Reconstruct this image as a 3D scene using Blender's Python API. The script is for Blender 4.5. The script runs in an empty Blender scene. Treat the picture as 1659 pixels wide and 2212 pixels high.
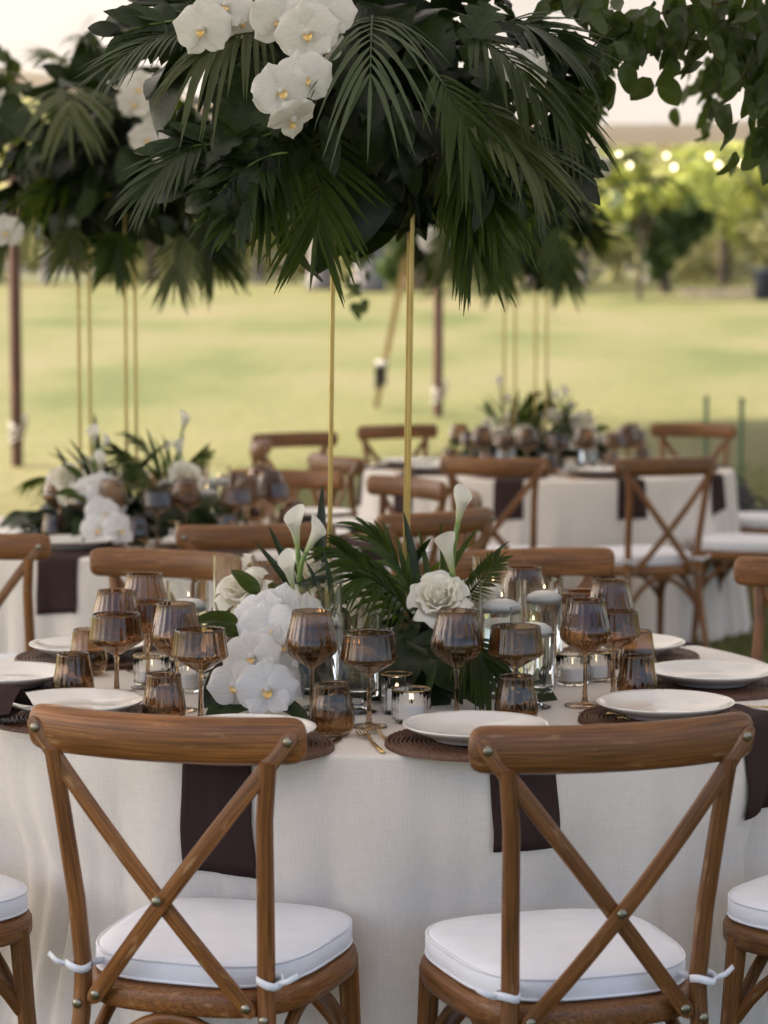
import bpy, math, random
from mathutils import Vector, Matrix
S = bpy.context.scene
COL = S.collection
R = math.radians
PI = math.pi
sin, cos = math.sin, math.cos
V = Vector
rnd = random.Random(11)

# ------------------------------------------------------------------ camera, sky, sun, exposure
CAM_Z, PITCH, FPX = 1.58, R(5.0), 5222.0          # FPX: focal length in pixels of a 1659 x 2212 view
cam = bpy.data.objects.new('camera', bpy.data.cameras.new('camera'))
COL.objects.link(cam)
cam.location = (0, 0, CAM_Z)
cam.rotation_euler = (PI / 2 - PITCH, 0, 0)
cam.data.sensor_fit = 'VERTICAL'
cam.data.sensor_height = 36.0
cam.data.sensor_width = 27.0
cam.data.lens = FPX / 2212 * 36.0
cam.data.clip_start, cam.data.clip_end = 0.1, 1000
cam.data.dof.use_dof = True
cam.data.dof.focus_distance = 4.5
cam.data.dof.aperture_fstop = 3.9
S.camera = cam

SUN_EL, SUN_AZ = R(48), R(-80)                     # azimuth from +Y (straight ahead) towards +X
world = bpy.data.worlds.new('World')
S.world = world
world.use_nodes = True
wn = world.node_tree.nodes
sky = wn.new('ShaderNodeTexSky')
sky.sky_type = 'NISHITA'
sky.sun_disc = False
sky.sun_elevation = SUN_EL
sky.sun_rotation = SUN_AZ
sky.air_density = 0.65
sky.dust_density = 5.0
sky.ozone_density = 0.25
world.node_tree.links.new(sky.outputs[0], wn['Background'].inputs[0])
wn['Background'].inputs[1].default_value = 0.15
sun = bpy.data.objects.new('sun', bpy.data.lights.new('sun', 'SUN'))
COL.objects.link(sun)
sun.data.energy = 2.55
sun.data.angle = R(0.6)
sun.data.color = (1.0, 0.92, 0.80)
sd = V((sin(SUN_AZ) * cos(SUN_EL), cos(SUN_AZ) * cos(SUN_EL), sin(SUN_EL)))
sun.rotation_euler = (-sd).to_track_quat('-Z', 'Y').to_euler()
S.view_settings.view_transform = 'Standard'
S.view_settings.look = 'None'
S.view_settings.gamma = 1.0
S.view_settings.use_curve_mapping = False
S.view_settings.exposure = 1.97
cy = S.cycles
cy.max_bounces = 14
cy.transmission_bounces = 12
cy.glossy_bounces = 5
cy.diffuse_bounces = 4
cy.transparent_max_bounces = 8
cy.sample_clamp_indirect = 6.0
cy.use_denoising = True


def at(px, py, Y):
    """The point at distance Y whose place in the 1659 x 2212 photograph is (px, py)."""
    d = V(((px - 829.5) / FPX, 1.0, -(py - 1106) / FPX))
    d = V((d.x, cos(PITCH) + d.z * sin(PITCH), -sin(PITCH) + d.z * cos(PITCH)))
    return V((0, 0, CAM_Z)) + d * (Y / d.y)


def on(px, py, Z):
    """The point of the level Z seen at (px, py)."""
    d = V(((px - 829.5) / FPX, 1.0, -(py - 1106) / FPX))
    d = V((d.x, cos(PITCH) + d.z * sin(PITCH), -sin(PITCH) + d.z * cos(PITCH)))
    return V((0, 0, CAM_Z)) + d * ((Z - CAM_Z) / d.z)


# ------------------------------------------------------------------ mesh helpers
class MB:
    def __init__(s):
        s.v, s.f, s.g, s.m = [], [], [], []

    def add(s, verts, faces, g=None, mi=0):
        b = len(s.v)
        s.v += [tuple(p) for p in verts]
        s.g += [tuple(p) for p in (g or verts)]
        s.f += [tuple(i + b for i in f) for f in faces]
        s.m += [mi] * len(faces)

    def sweep(s, pts, sec, up=(0, 0, 1), sc=None, mi=0):
        pts = [V(p) for p in pts]
        n, k, up = len(pts), len(sec), V(up)
        vs, gs, L = [], [], 0.0
        side = None
        for i, p in enumerate(pts):
            t = (pts[min(i + 1, n - 1)] - pts[max(i - 1, 0)]).normalized()
            sd_ = t.cross(up)
            if sd_.length < 0.05:
                sd_ = side if side is not None else t.cross(V((0, 1, 0.01)))
            side = (sd_ - t * sd_.dot(t)).normalized()
            n2 = side.cross(t)
            if i:
                L += (p - pts[i - 1]).length
            r = sc[i] if sc else 1.0
            for (a, b) in sec:
                vs.append(p + side * a * r + n2 * b * r)
                gs.append((a * r, b * r, L))
        fs = []
        for i in range(n - 1):
            for j in range(k):
                j2 = (j + 1) % k
                fs.append((i * k + j, i * k + j2, (i + 1) * k + j2, (i + 1) * k + j))
        fs.append(tuple(range(k - 1, -1, -1)))
        fs.append(tuple((n - 1) * k + j for j in range(k)))
        s.add(vs, fs, gs, mi)

    def tube(s, pts, r, n=8, mi=0):
        rs = r if isinstance(r, (list, tuple)) else [r] * len(pts)
        s.sweep(pts, [(cos(2 * PI * j / n), sin(2 * PI * j / n)) for j in range(n)], (0.03, 0.05, 1) if abs((V(pts[-1]) - V(pts[0])).normalized().z) < 0.9 else (0, 1, 0.02), rs, mi)

    def lathe(s, prof, n=48, c=(0, 0, 0), ribs=0, amp=0.0, span=None, mi=0):
        c = V(c)
        vs, fs, rows = [], [], []
        for i, (r, z) in enumerate(prof):
            if r < 1e-6:
                rows.append([len(vs)])
                vs.append(c + V((0, 0, z)))
                continue
            row = []
            on_ = ribs and (span is None or span[0] <= i < span[1])
            for j in range(n):
                a = 2 * PI * j / n
                rr = r + (amp * cos(ribs * a) if on_ else 0)
                row.append(len(vs))
                vs.append(c + V((rr * cos(a), rr * sin(a), z)))
            rows.append(row)
        for a, b in zip(rows, rows[1:]):
            if len(a) == 1 and len(b) == 1:
                continue
            for j in range(n):
                j2 = (j + 1) % n
                if len(a) == 1:
                    fs.append((a[0], b[j2], b[j]))
                elif len(b) == 1:
                    fs.append((a[j], a[j2], b[0]))
                else:
                    fs.append((a[j], a[j2], b[j2], b[j]))
        s.add(vs, fs, None, mi)

    def slab(s, outline, prof, mi=0):
        """rings of an outline (2D points), inset and lifted: prof = [(inset, z)], closed at both ends"""
        n = len(outline)
        cx = sum(p[0] for p in outline) / n
        cy_ = sum(p[1] for p in outline) / n
        vs, fs = [], []
        gs = []
        for (ins, z) in prof:
            arc = 0.0
            for q, (x, y) in enumerate(outline):
                d = V((x - cx, y - cy_))
                k = max(0.0, 1 - ins / d.length)
                vs.append((cx + d.x * k, cy_ + d.y * k, z))
                gs.append((x * 0.5 - ins, z + ins, abs(x) * 1.0 + y * 0.6))
        for i in range(len(prof) - 1):
            for j in range(n):
                j2 = (j + 1) % n
                fs.append((i * n + j, i * n + j2, (i + 1) * n + j2, (i + 1) * n + j))
        fs.append(tuple(range(n - 1, -1, -1)))
        fs.append(tuple((len(prof) - 1) * n + j for j in range(n)))
        s.add(vs, fs, gs, mi)

    def box(s, c, h, mi=0):
        x, y, z = c
        a, b, d = h
        vs = [(x + i * a, y + j * b, z + k * d) for i in (-1, 1) for j in (-1, 1) for k in (-1, 1)]
        s.add(vs, [(0, 1, 3, 2), (4, 6, 7, 5), (0, 4, 5, 1), (2, 3, 7, 6), (0, 2, 6, 4), (1, 5, 7, 3)], None, mi)

    def grid(s, P, nu, nv, g=None, mi=0):
        b = [(i * nv + j, i * nv + j + 1, (i + 1) * nv + j + 1, (i + 1) * nv + j) for i in range(nu - 1) for j in range(nv - 1)]
        s.add(P, b, g, mi)

    def mesh(s, name, mats, smooth=True):
        me = bpy.data.meshes.new(name)
        me.from_pydata(s.v, [], s.f)
        for m in (mats if isinstance(mats, (list, tuple)) else [mats]):
            me.materials.append(m)
        if any(s.m):
            me.polygons.foreach_set('material_index', s.m)
        a = me.attributes.new('gr', 'FLOAT_VECTOR', 'POINT')
        a.data.foreach_set('vector', [c for p in s.g for c in p])
        if smooth:
            me.polygons.foreach_set('use_smooth', [True] * len(s.f))
        me.update()
        return me


def sharp(me, ang=35):
    me.set_sharp_from_angle(angle=R(ang))
    return me


def obj(name, me, parent=None, loc=(0, 0, 0), rot=None, sc=None, mtx=None, label=None):
    o = bpy.data.objects.new(name, me)
    COL.objects.link(o)
    o.parent = parent
    if mtx is not None:
        o.matrix_basis = mtx
    else:
        o.location = loc
        if rot:
            o.rotation_euler = rot
        if sc:
            o.scale = sc if isinstance(sc, (tuple, list)) else (sc, sc, sc)
    if label:
        o['label'] = label
    return o


def tag(o, label, cat, group=None, kind=None):
    o['label'] = label
    o['category'] = cat
    if group:
        o['group'] = group
    if kind:
        o['kind'] = kind
    return o


def thing(name, label, cat, loc=(0, 0, 0), rz=0, group=None):
    o = bpy.data.objects.new(name, None)
    o.empty_display_size = 0.05
    COL.objects.link(o)
    o.location = loc
    o.rotation_euler = (0, 0, rz)
    return tag(o, label, cat, group)


KIDS = {}


def copy_tree(o, parent=None):
    c = o.copy()
    COL.objects.link(c)
    c.parent = parent
    for ch in o.children:
        copy_tree(ch, c)
    return c


def dup(o, loc, rz, label, group=None):
    c = copy_tree(o)
    c.location = loc
    c.rotation_euler = (0, 0, rz)
    c['label'] = label
    if group:
        c['group'] = group
    return c


def orient(pos, d, nrm, sc=1.0, roll=0.0):
    """a matrix whose Y runs along d and whose Z leans to nrm"""
    y = V(d).normalized()
    z = V(nrm) - y * V(nrm).dot(y)
    if z.length < 1e-4:
        z = V((0.3, 0.2, 1)) - y * V((0.3, 0.2, 1)).dot(y)
    z.normalize()
    x = y.cross(z)
    m = Matrix((x, y, z)).transposed().to_4x4()
    if roll:
        m = m @ Matrix.Rotation(roll, 4, 'Y')
    s = sc if isinstance(sc, (tuple, list)) else (sc, sc, sc)
    return Matrix.Translation(pos) @ m @ Matrix.Diagonal((s[0], s[1], s[2], 1))


def rdir(r=rnd):
    while True:
        v = V((r.uniform(-1, 1), r.uniform(-1, 1), r.uniform(-1, 1)))
        if 0.1 < v.length < 1:
            return v.normalized()


# ------------------------------------------------------------------ materials
def base(name):
    m = bpy.data.materials.new(name)
    m.use_nodes = True
    nt = m.node_tree
    return m, nt, nt.nodes['Principled BSDF'], nt.nodes['Material Output']


def N(nt, t, **kw):
    n = nt.nodes.new('ShaderNode' + t)
    for k, v in kw.items():
        setattr(n, k, v)
    return n


def plain(name, col, rough=0.5, metal=0.0, coat=0.0, spec=0.5, trans=0.0, ior=1.45):
    m, nt, b, o = base(name)
    b.inputs['Base Color'].default_value = (*col, 1)
    b.inputs['Roughness'].default_value = rough
    b.inputs['Metallic'].default_value = metal
    b.inputs['Coat Weight'].default_value = coat
    b.inputs['Specular IOR Level'].default_value = spec
    b.inputs['Transmission Weight'].default_value = trans
    b.inputs['IOR'].default_value = ior
    return m


def noisy(name, c1, c2, scale=8.0, rough=0.5, detail=4, vec='Object', mapping=None, bump=0.0, bscale=None, transl=0.0, tcol=None, vary=0.0, attr=None, contrast=(0.3, 0.7), spec=0.5, bdist=0.002, metal=0.0):
    m, nt, b, o = base(name)
    L = nt.links.new
    if attr:
        src = N(nt, 'Attribute', attribute_name=attr).outputs['Vector']
    else:
        src = N(nt, 'TexCoord').outputs[vec]
    if mapping:
        mp = N(nt, 'Mapping')
        mp.inputs['Scale'].default_value = mapping
        L(src, mp.inputs['Vector'])
        src = mp.outputs[0]
    oi = N(nt, 'ObjectInfo')
    ad = N(nt, 'VectorMath', operation='ADD')
    ml = N(nt, 'Math', operation='MULTIPLY')
    ml.inputs[1].default_value = 37.0
    L(oi.outputs['Random'], ml.inputs[0])
    L(src, ad.inputs[0])
    L(ml.outputs[0], ad.inputs[1])
    tx = N(nt, 'TexNoise')
    tx.inputs['Scale'].default_value = scale
    tx.inputs['Detail'].default_value = detail
    L(ad.outputs[0], tx.inputs['Vector'])
    cr = N(nt, 'ValToRGB')
    cr.color_ramp.elements[0].position, cr.color_ramp.elements[1].position = contrast
    cr.color_ramp.elements[0].color = (*c1, 1)
    cr.color_ramp.elements[1].color = (*c2, 1)
    L(tx.outputs[0], cr.inputs[0])
    col = cr.outputs[0]
    if vary:
        hs = N(nt, 'HueSaturation')
        mr = N(nt, 'MapRange')
        mr.inputs['To Min'].default_value = 1 - vary
        mr.inputs['To Max'].default_value = 1 + vary
        L(oi.outputs['Random'], mr.inputs[0])
        L(mr.outputs[0], hs.inputs['Value'])
        L(col, hs.inputs['Color'])
        col = hs.outputs[0]
    L(col, b.inputs['Base Color'])
    b.inputs['Roughness'].default_value = rough
    b.inputs['Metallic'].default_value = metal
    b.inputs['Specular IOR Level'].default_value = spec
    if bump:
        bt = N(nt, 'TexNoise')
        bt.inputs['Scale'].default_value = bscale or scale * 3
        bt.inputs['Detail'].default_value = 3
        L(ad.outputs[0], bt.inputs['Vector'])
        bp = N(nt, 'Bump')
        bp.inputs['Strength'].default_value = bump
        bp.inputs['Distance'].default_value = bdist
        L(bt.outputs[0], bp.inputs['Height'])
        L(bp.outputs[0], b.inputs['Normal'])
    if transl:
        tr = N(nt, 'BsdfTranslucent')
        if tcol:
            tr.inputs[0].default_value = (*tcol, 1)
        else:
            L(col, tr.inputs[0])
        mx = N(nt, 'MixShader')
        mx.inputs[0].default_value = transl
        L(b.outputs[0], mx.inputs[1])
        L(tr.outputs[0], mx.inputs[2])
        L(mx.outputs[0], o.inputs[0])
    return m


def wood(name, c1, c2, c3):
    """grain along the swept length (attribute gr), worn paler streaks, a satin varnish"""
    m, nt, b, o = base(name)
    L = nt.links.new
    a = N(nt, 'Attribute', attribute_name='gr').outputs['Vector']
    oi = N(nt, 'ObjectInfo')
    ml = N(nt, 'Math', operation='MULTIPLY')
    ml.inputs[1].default_value = 23.0
    L(oi.outputs['Random'], ml.inputs[0])
    ad = N(nt, 'VectorMath', operation='ADD')
    L(a, ad.inputs[0])
    L(ml.outputs[0], ad.inputs[1])

    def nz(scale, mp, det=4):
        q = N(nt, 'Mapping')
        q.inputs['Scale'].default_value = mp
        L(ad.outputs[0], q.inputs['Vector'])
        t = N(nt, 'TexNoise')
        t.inputs['Scale'].default_value = scale
        t.inputs['Detail'].default_value = det
        L(q.outputs[0], t.inputs['Vector'])
        return t.outputs[0]
    g1 = nz(1.0, (330, 330, 8), 5)
    g2 = nz(1.0, (22, 22, 5), 3)
    g3 = nz(1.0, (420, 420, 14), 2)
    r1 = N(nt, 'ValToRGB')
    e = r1.color_ramp.elements
    e[0].position, e[1].position = 0.33, 0.66
    e[0].color, e[1].color = (*c1, 1), (*c2, 1)
    L(g1, r1.inputs[0])
    r2 = N(nt, 'ValToRGB')
    r2.color_ramp.elements[0].position, r2.color_ramp.elements[1].position = 0.38, 0.68
    r2.color_ramp.elements[0].color, r2.color_ramp.elements[1].color = (0.76, 0.74, 0.72, 1), (1.13, 1.08, 1.0, 1)
    L(g2, r2.inputs[0])
    mx = N(nt, 'MixRGB', blend_type='MULTIPLY')
    mx.inputs[0].default_value = 1.0
    L(r1.outputs[0], mx.inputs[1])
    L(r2.outputs[0], mx.inputs[2])
    r3 = N(nt, 'ValToRGB')
    r3.color_ramp.elements[0].position, r3.color_ramp.elements[1].position = 0.62, 0.72
    r3.color_ramp.elements[0].color, r3.color_ramp.elements[1].color = (0, 0, 0, 1), (0.55, 0.55, 0.55, 1)
    L(nz(1.0, (70, 70, 16), 3), r3.inputs[0])
    m2 = N(nt, 'MixRGB')
    L(r3.outputs[0], m2.inputs[0])
    L(mx.outputs[0], m2.inputs[1])
    m2.inputs[2].default_value = (*c3, 1)
    hs = N(nt, 'HueSaturation')
    mr = N(nt, 'MapRange')
    mr.inputs['To Min'].default_value, mr.inputs['To Max'].default_value = 0.85, 1.15
    L(oi.outputs['Random'], mr.inputs[0])
    L(mr.outputs[0], hs.inputs['Value'])
    L(m2.outputs[0], hs.inputs['Color'])
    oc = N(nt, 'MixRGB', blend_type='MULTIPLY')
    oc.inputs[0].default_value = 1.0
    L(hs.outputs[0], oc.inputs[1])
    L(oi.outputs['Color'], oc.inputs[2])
    L(oc.outputs[0], b.inputs['Base Color'])
    rr = N(nt, 'MapRange')
    rr.inputs['To Min'].default_value, rr.inputs['To Max'].default_value = 0.34, 0.55
    L(g2, rr.inputs[0])
    L(rr.outputs[0], b.inputs['Roughness'])
    bp = N(nt, 'Bump')
    bp.inputs['Strength'].default_value = 0.3
    bp.inputs['Distance'].default_value = 0.0006
    L(g3, bp.inputs['Height'])
    L(bp.outputs[0], b.inputs['Normal'])
    return m


def linen(name, c, var=0.07):
    m, nt, b, o = base(name)
    L = nt.links.new
    a = N(nt, 'Attribute', attribute_name='gr').outputs['Vector']

    def nz(mp, det=2):
        q = N(nt, 'Mapping')
        q.inputs['Scale'].default_value = mp
        L(a, q.inputs['Vector'])
        t = N(nt, 'TexNoise')
        t.inputs['Scale'].default_value = 1.0
        t.inputs['Detail'].default_value = det
        L(q.outputs[0], t.inputs['Vector'])
        return t.outputs[0]
    w1, w2 = nz((420, 26, 60)), nz((24, 420, 60))
    sm = N(nt, 'Math', operation='ADD')
    L(w1, sm.inputs[0])
    L(w2, sm.inputs[1])
    mr = N(nt, 'MapRange')
    mr.inputs['From Min'].default_value, mr.inputs['From Max'].default_value = 0.65, 1.35
    mr.inputs['To Min'].default_value, mr.inputs['To Max'].default_value = 1 - var, 1 + var
    L(sm.outputs[0], mr.inputs[0])
    hs = N(nt, 'HueSaturation')
    hs.inputs['Color'].default_value = (*c, 1)
    L(mr.outputs[0], hs.inputs['Value'])
    L(hs.outputs[0], b.inputs['Base Color'])
    b.inputs['Roughness'].default_value = 0.85
    b.inputs['Specular IOR Level'].default_value = 0.2
    b.inputs['Sheen Weight'].default_value = 0.15
    bp = N(nt, 'Bump')
    bp.inputs['Strength'].default_value = 0.5
    bp.inputs['Distance'].default_value = 0.0006
    L(sm.outputs[0], bp.inputs['Height'])
    L(bp.outputs[0], b.inputs['Normal'])
    return m


def emit(name, col, st):
    m, nt, b, o = base(name)
    b.inputs['Base Color'].default_value = (*col, 1)
    b.inputs['Emission Color'].default_value = (*col, 1)
    b.inputs['Emission Strength'].default_value = st
    return m


M_WOOD = wood('chestnut_wood', (0.105, 0.041, 0.012), (0.285, 0.125, 0.036), (0.42, 0.27, 0.14))
M_POLE = wood('dark_pole_wood', (0.06, 0.022, 0.014), (0.12, 0.05, 0.032), (0.16, 0.08, 0.05))
M_LINEN = linen('linen', (0.735, 0.685, 0.625))
M_NAPKIN = noisy('plum_brown_napkin', (0.032, 0.017, 0.016), (0.046, 0.026, 0.024), 400, 0.85, bump=0.3, bscale=900, spec=0.2, bdist=0.0005)
M_CUSHION = noisy('white_cushion_cotton', (0.75, 0.76, 0.80), (0.80, 0.81, 0.85), 20, 0.9, bump=0.55, bscale=11, spec=0.15, bdist=0.008)
M_PLATE = plain('white_glazed_ceramic', (0.80, 0.77, 0.72), 0.12, coat=0.3)
M_RATTAN = noisy('dark_rattan', (0.05, 0.019, 0.009), (0.14, 0.057, 0.027), 160, 0.5, bump=0.4, bscale=500)
M_GOLD = noisy('brushed_gold', (0.62, 0.42, 0.17), (0.78, 0.56, 0.27), 60, 0.24, metal=1.0)
M_BRASS = noisy('satin_brass', (0.48, 0.345, 0.13), (0.58, 0.43, 0.18), 20, 0.3, metal=1.0)
M_BOLT = noisy('tarnished_steel', (0.2, 0.18, 0.12), (0.36, 0.34, 0.27), 300, 0.38, metal=1.0)
M_AMBER = plain('amber_glass', (0.53, 0.375, 0.24), 0.0, trans=1.0, ior=1.45)
M_CLEAR = plain('clear_glass', (0.975, 0.985, 0.98), 0.0, trans=1.0, ior=1.42)
M_VOTIVE = plain('ribbed_votive_glass', (0.985, 0.99, 0.985), 0.0, trans=1.0, ior=1.25)
M_WATER = plain('water', (0.98, 0.99, 0.985), 0.0, trans=1.0, ior=1.33)
M_WAX = noisy('white_wax', (0.86, 0.85, 0.83), (0.89, 0.88, 0.86), 10, 0.5)
M_FLAME = emit('flame', (1.0, 0.72, 0.40), 1.3)
M_LEAF = noisy('dark_green_leaf', (0.007, 0.016, 0.003), (0.019, 0.037, 0.008), 14, 0.34, transl=0.14, tcol=(0.05, 0.09, 0.015), vary=0.6, spec=0.35, bump=0.3, bscale=30, bdist=0.004)
M_PALM = noisy('palm_green', (0.013, 0.027, 0.004), (0.032, 0.056, 0.009), 10, 0.42, transl=0.3, tcol=(0.14, 0.20, 0.015), vary=0.45, spec=0.3)
M_YPALM = noisy('sunlit_palm', (0.045, 0.062, 0.016), (0.08, 0.10, 0.03), 10, 0.42, transl=0.3, tcol=(0.16, 0.2, 0.04), vary=0.2)  # lighter, yellower palm green: the lit look of some fronds put into the colour
M_SILVER = noisy('grey_green_palm', (0.035, 0.052, 0.02), (0.06, 0.085, 0.036), 10, 0.45, transl=0.2, tcol=(0.1, 0.15, 0.06), vary=0.2)
M_FRESH = noisy('fresh_green_leaf', (0.03, 0.05, 0.012), (0.058, 0.088, 0.022), 9, 0.38, transl=0.3, tcol=(0.10, 0.15, 0.02), vary=0.4, bump=0.25, bscale=25, bdist=0.003)
M_STEM = noisy('green_stem', (0.13, 0.22, 0.05), (0.2, 0.3, 0.08), 30, 0.4)
M_PETAL = noisy('white_petal', (0.70, 0.69, 0.67), (0.83, 0.82, 0.80), 1.0, 0.5, transl=0.2, tcol=(0.86, 0.86, 0.80), spec=0.3, attr='gr', mapping=(420, 60, 60), bump=0.5, bscale=1.3, bdist=0.0012)
M_ROSE = noisy('ivory_rose_petal', (0.86, 0.83, 0.73), (0.90, 0.885, 0.81), 30, 0.6, transl=0.38, tcol=(0.9, 0.85, 0.68), spec=0.2)
M_LIP = noisy('yellow_orchid_lip', (0.75, 0.42, 0.05), (0.85, 0.72, 0.4), 120, 0.5)
M_FOAM = plain('dark_floral_foam', (0.012, 0.022, 0.010), 0.95)
M_TENT = noisy('sailcloth', (0.58, 0.565, 0.545), (0.62, 0.605, 0.585), 0.6, 0.9, transl=0.6, tcol=(0.262, 0.25, 0.241), spec=0.1)
M_VALANCE = noisy('sailcloth_hem', (0.60, 0.53, 0.45), (0.64, 0.57, 0.49), 0.8, 0.9, transl=0.12, tcol=(0.55, 0.45, 0.36), spec=0.1)
M_ROPE = noisy('pale_rope', (0.36, 0.33, 0.29), (0.48, 0.44, 0.4), 60, 0.9)
M_STRAP = noisy('tan_strap', (0.34, 0.22, 0.1), (0.46, 0.31, 0.16), 30, 0.8)
M_DARKMETAL = plain('dark_metal', (0.07, 0.065, 0.06), 0.45, metal=0.6)
M_BLACK = noisy('black_nylon', (0.012, 0.012, 0.013), (0.03, 0.03, 0.032), 40, 0.6)
M_STAKE = plain('green_painted_steel', (0.05, 0.11, 0.05), 0.5)
M_BARK = noisy('grey_bark', (0.13, 0.115, 0.105), (0.27, 0.24, 0.225), 5, 0.9, mapping=(2, 2, 0.6), bump=0.6, bscale=12, bdist=0.05)
M_BARKD = noisy('brown_bark', (0.05, 0.036, 0.026), (0.12, 0.085, 0.06), 6, 0.9, mapping=(2, 2, 0.6), bump=0.6, bscale=12, bdist=0.05)
M_BULB = emit('lit_bulb', (1.0, 0.80, 0.52), 1.9)
M_BGLASS = plain('bulb_socket', (0.03, 0.03, 0.03), 0.4)


def foliage(name, c1, c2, tc, tr=0.45):
    return noisy(name, c1, c2, 1.3, 0.5, detail=5, transl=tr, tcol=tc, vary=0.15, contrast=(0.35, 0.65), spec=0.3)


F_DARK = foliage('dark_tree_foliage', (0.04, 0.065, 0.02), (0.08, 0.11, 0.035), (0.10, 0.15, 0.025), 0.3)
F_LIME = foliage('lime_tree_foliage', (0.22, 0.26, 0.06), (0.38, 0.41, 0.14), (0.56, 0.58, 0.14), 0.5)
F_OLIVE = foliage('olive_tree_foliage', (0.28, 0.26, 0.12), (0.44, 0.40, 0.21), (0.54, 0.49, 0.22), 0.5)
F_TAN = foliage('dry_tan_foliage', (0.34, 0.24, 0.11), (0.52, 0.39, 0.20), (0.58, 0.43, 0.20), 0.45)
F_PALE = foliage('pale_green_foliage', (0.38, 0.37, 0.19), (0.56, 0.54, 0.30), (0.64, 0.61, 0.30), 0.5)

# ------------------------------------------------------------------ the setting: lawn, far slope
def zg(y):
    """height of the lawn: level under the tent, rising gently towards the trees"""
    if y < 13:
        return 0.0
    if y < 15:
        return 0.0175 * (y - 13) ** 2 / 2
    if y < 72:
        return 0.035 + 0.035 * (y - 15)
    return 2.03 + 0.012 * (y - 72)


ys = [-60, -30, -12, -4, 0, 3, 6, 9, 11, 13] + [13.25 * 1.0 + i * 0.75 for i in range(12)] + [23, 26, 30, 35, 41, 48, 56, 64, 72, 80, 95, 120, 160, 260]
xs = [-260, -120, -60, -30, -16, -9, -5, -2.5, 0, 2.5, 5, 9, 16, 30, 60, 120, 260]
mb = MB()
mb.grid([V((x, y, zg(y) + 0.03 * sin(x * 0.31) * sin(y * 0.23) * (1 if y > 20 else 0))) for y in ys for x in xs], len(ys), len(xs))
m, nt, b, o = base('dry_lawn')
tc = N(nt, 'TexCoord').outputs['Object']


def lawn_noise(scale, mp, det=4):
    q = N(nt, 'Mapping')
    q.inputs['Scale'].default_value = mp
    nt.links.new(tc, q.inputs['Vector'])
    t = N(nt, 'TexNoise')
    t.inputs['Scale'].default_value = scale
    t.inputs['Detail'].default_value = det
    nt.links.new(q.outputs[0], t.inputs['Vector'])
    return t.outputs[0]


def ramp(inp, stops):
    cr = N(nt, 'ValToRGB')
    while len(cr.color_ramp.elements) < len(stops):
        cr.color_ramp.elements.new(0.5)
    for e, (p, c) in zip(cr.color_ramp.elements, stops):
        e.position = p
        e.color = (*c, 1)
    nt.links.new(inp, cr.inputs[0])
    return cr.outputs[0]


c_big = ramp(lawn_noise(1.0, (0.35, 0.16, 1), 5), [(0.34, (0.076, 0.084, 0.025)), (0.46, (0.108, 0.106, 0.037)), (0.58, (0.122, 0.113, 0.047)), (0.72, (0.138, 0.117, 0.060))])
c_fin = ramp(lawn_noise(9.0, (1, 1, 1), 6), [(0.3, (0.72, 0.74, 0.66)), (0.7, (1.2, 1.18, 1.15))])
mm = N(nt, 'MixRGB', blend_type='MULTIPLY')
mm.inputs[0].default_value = 1
nt.links.new(c_big, mm.inputs[1])
nt.links.new(c_fin, mm.inputs[2])
nt.links.new(mm.outputs[0], b.inputs['Base Color'])
b.inputs['Roughness'].default_value = 0.9
b.inputs['Specular IOR Level'].default_value = 0.15
M_LAWN = m
g = obj('lawn', mb.mesh('lawn', M_LAWN))
g['kind'] = 'structure'
g['label'] = 'dry yellow green lawn rising gently to the trees'

# grass blades in the shade between the tables, where the photograph shows the turf
mb = MB()
r2 = random.Random(5)
for i in range(26000):
    y = r2.uniform(8.5, 20)
    x = r2.uniform(-1.2, 4.2) * y / 12
    h = r2.uniform(0.025, 0.06)
    a = r2.uniform(0, 2 * PI)
    w = 0.004
    dx, dy = cos(a) * w, sin(a) * w
    lx, ly = r2.gauss(0, 0.018), r2.gauss(0, 0.018)
    z = zg(y) - 0.003
    mb.add([(x - dx, y - dy, z), (x + dx, y + dy, z), (x + lx, y + ly, z + h)], [(0, 1, 2)])
M_GRASS = noisy('green_grass', (0.045, 0.075, 0.008), (0.095, 0.13, 0.02), 3, 0.7, transl=0.35, tcol=(0.13, 0.19, 0.02))
o = obj('grass', mb.mesh('grass', M_GRASS, False))
o['kind'] = 'stuff'
o['label'] = 'short green grass in the shade around the tables'
o['category'] = 'grass'

# ------------------------------------------------------------------ the sailcloth tent
tent = thing('sailcloth_tent', 'cream sailcloth marquee roof with scalloped hem on dark wooden side poles', 'tent', (0, 12, 0))
EZ = 3.50
eave = [(-8.6, 12.0), (-3.1, 20.3), (0.56, 25.2), (4.5, 25.4), (9.5, 25.3), (13.5, 19), (14, 10), (11, 2), (6, 0.2), (-4, 0.2), (-8.5, 3), (-8.6, 12.0)]
pts = []
for i in range(len(eave) - 1):
    a, b_ = V(eave[i]), V(eave[i + 1])
    for k in range(8):
        t = k / 8
        sag = 0.10 * sin(PI * t)
        pts.append((a.lerp(b_, t), sag))
pk1, pk2 = V((1.5, 14.5)), V((1.5, 7.5))
mb = MB()
rows = 12
P = []
for (p, sag) in pts + [pts[0]]:
    ty = max(0.0, min(1.0, (p.y - 2) / 18))
    pk = pk2.lerp(pk1, ty)
    for k in range(rows):
        t = k / (rows - 1)
        q = p.lerp(pk, t)
        z = EZ - sag * (1 - t) + 3.9 * (0.55 * t + 0.45 * t * t)
        P.append(V((q.x, q.y - 12, z)))
mb.grid(P, len(pts) + 1, rows)
obj('roof_canopy', mb.mesh('roof_canopy', M_TENT), tent)
mb = MB()
P = []
n_ = 0
for j, (p, sag) in enumerate(pts + [pts[0]]):
    for k in range(3):
        z = EZ - sag - 0.004 - k * 0.105
        P.append(V((p.x * 1.002, (p.y - 12) * 1.002, z)))
mb.grid(P, len(pts) + 1, 3)
obj('valance', mb.mesh('valance', M_VALANCE), tent)
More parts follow.
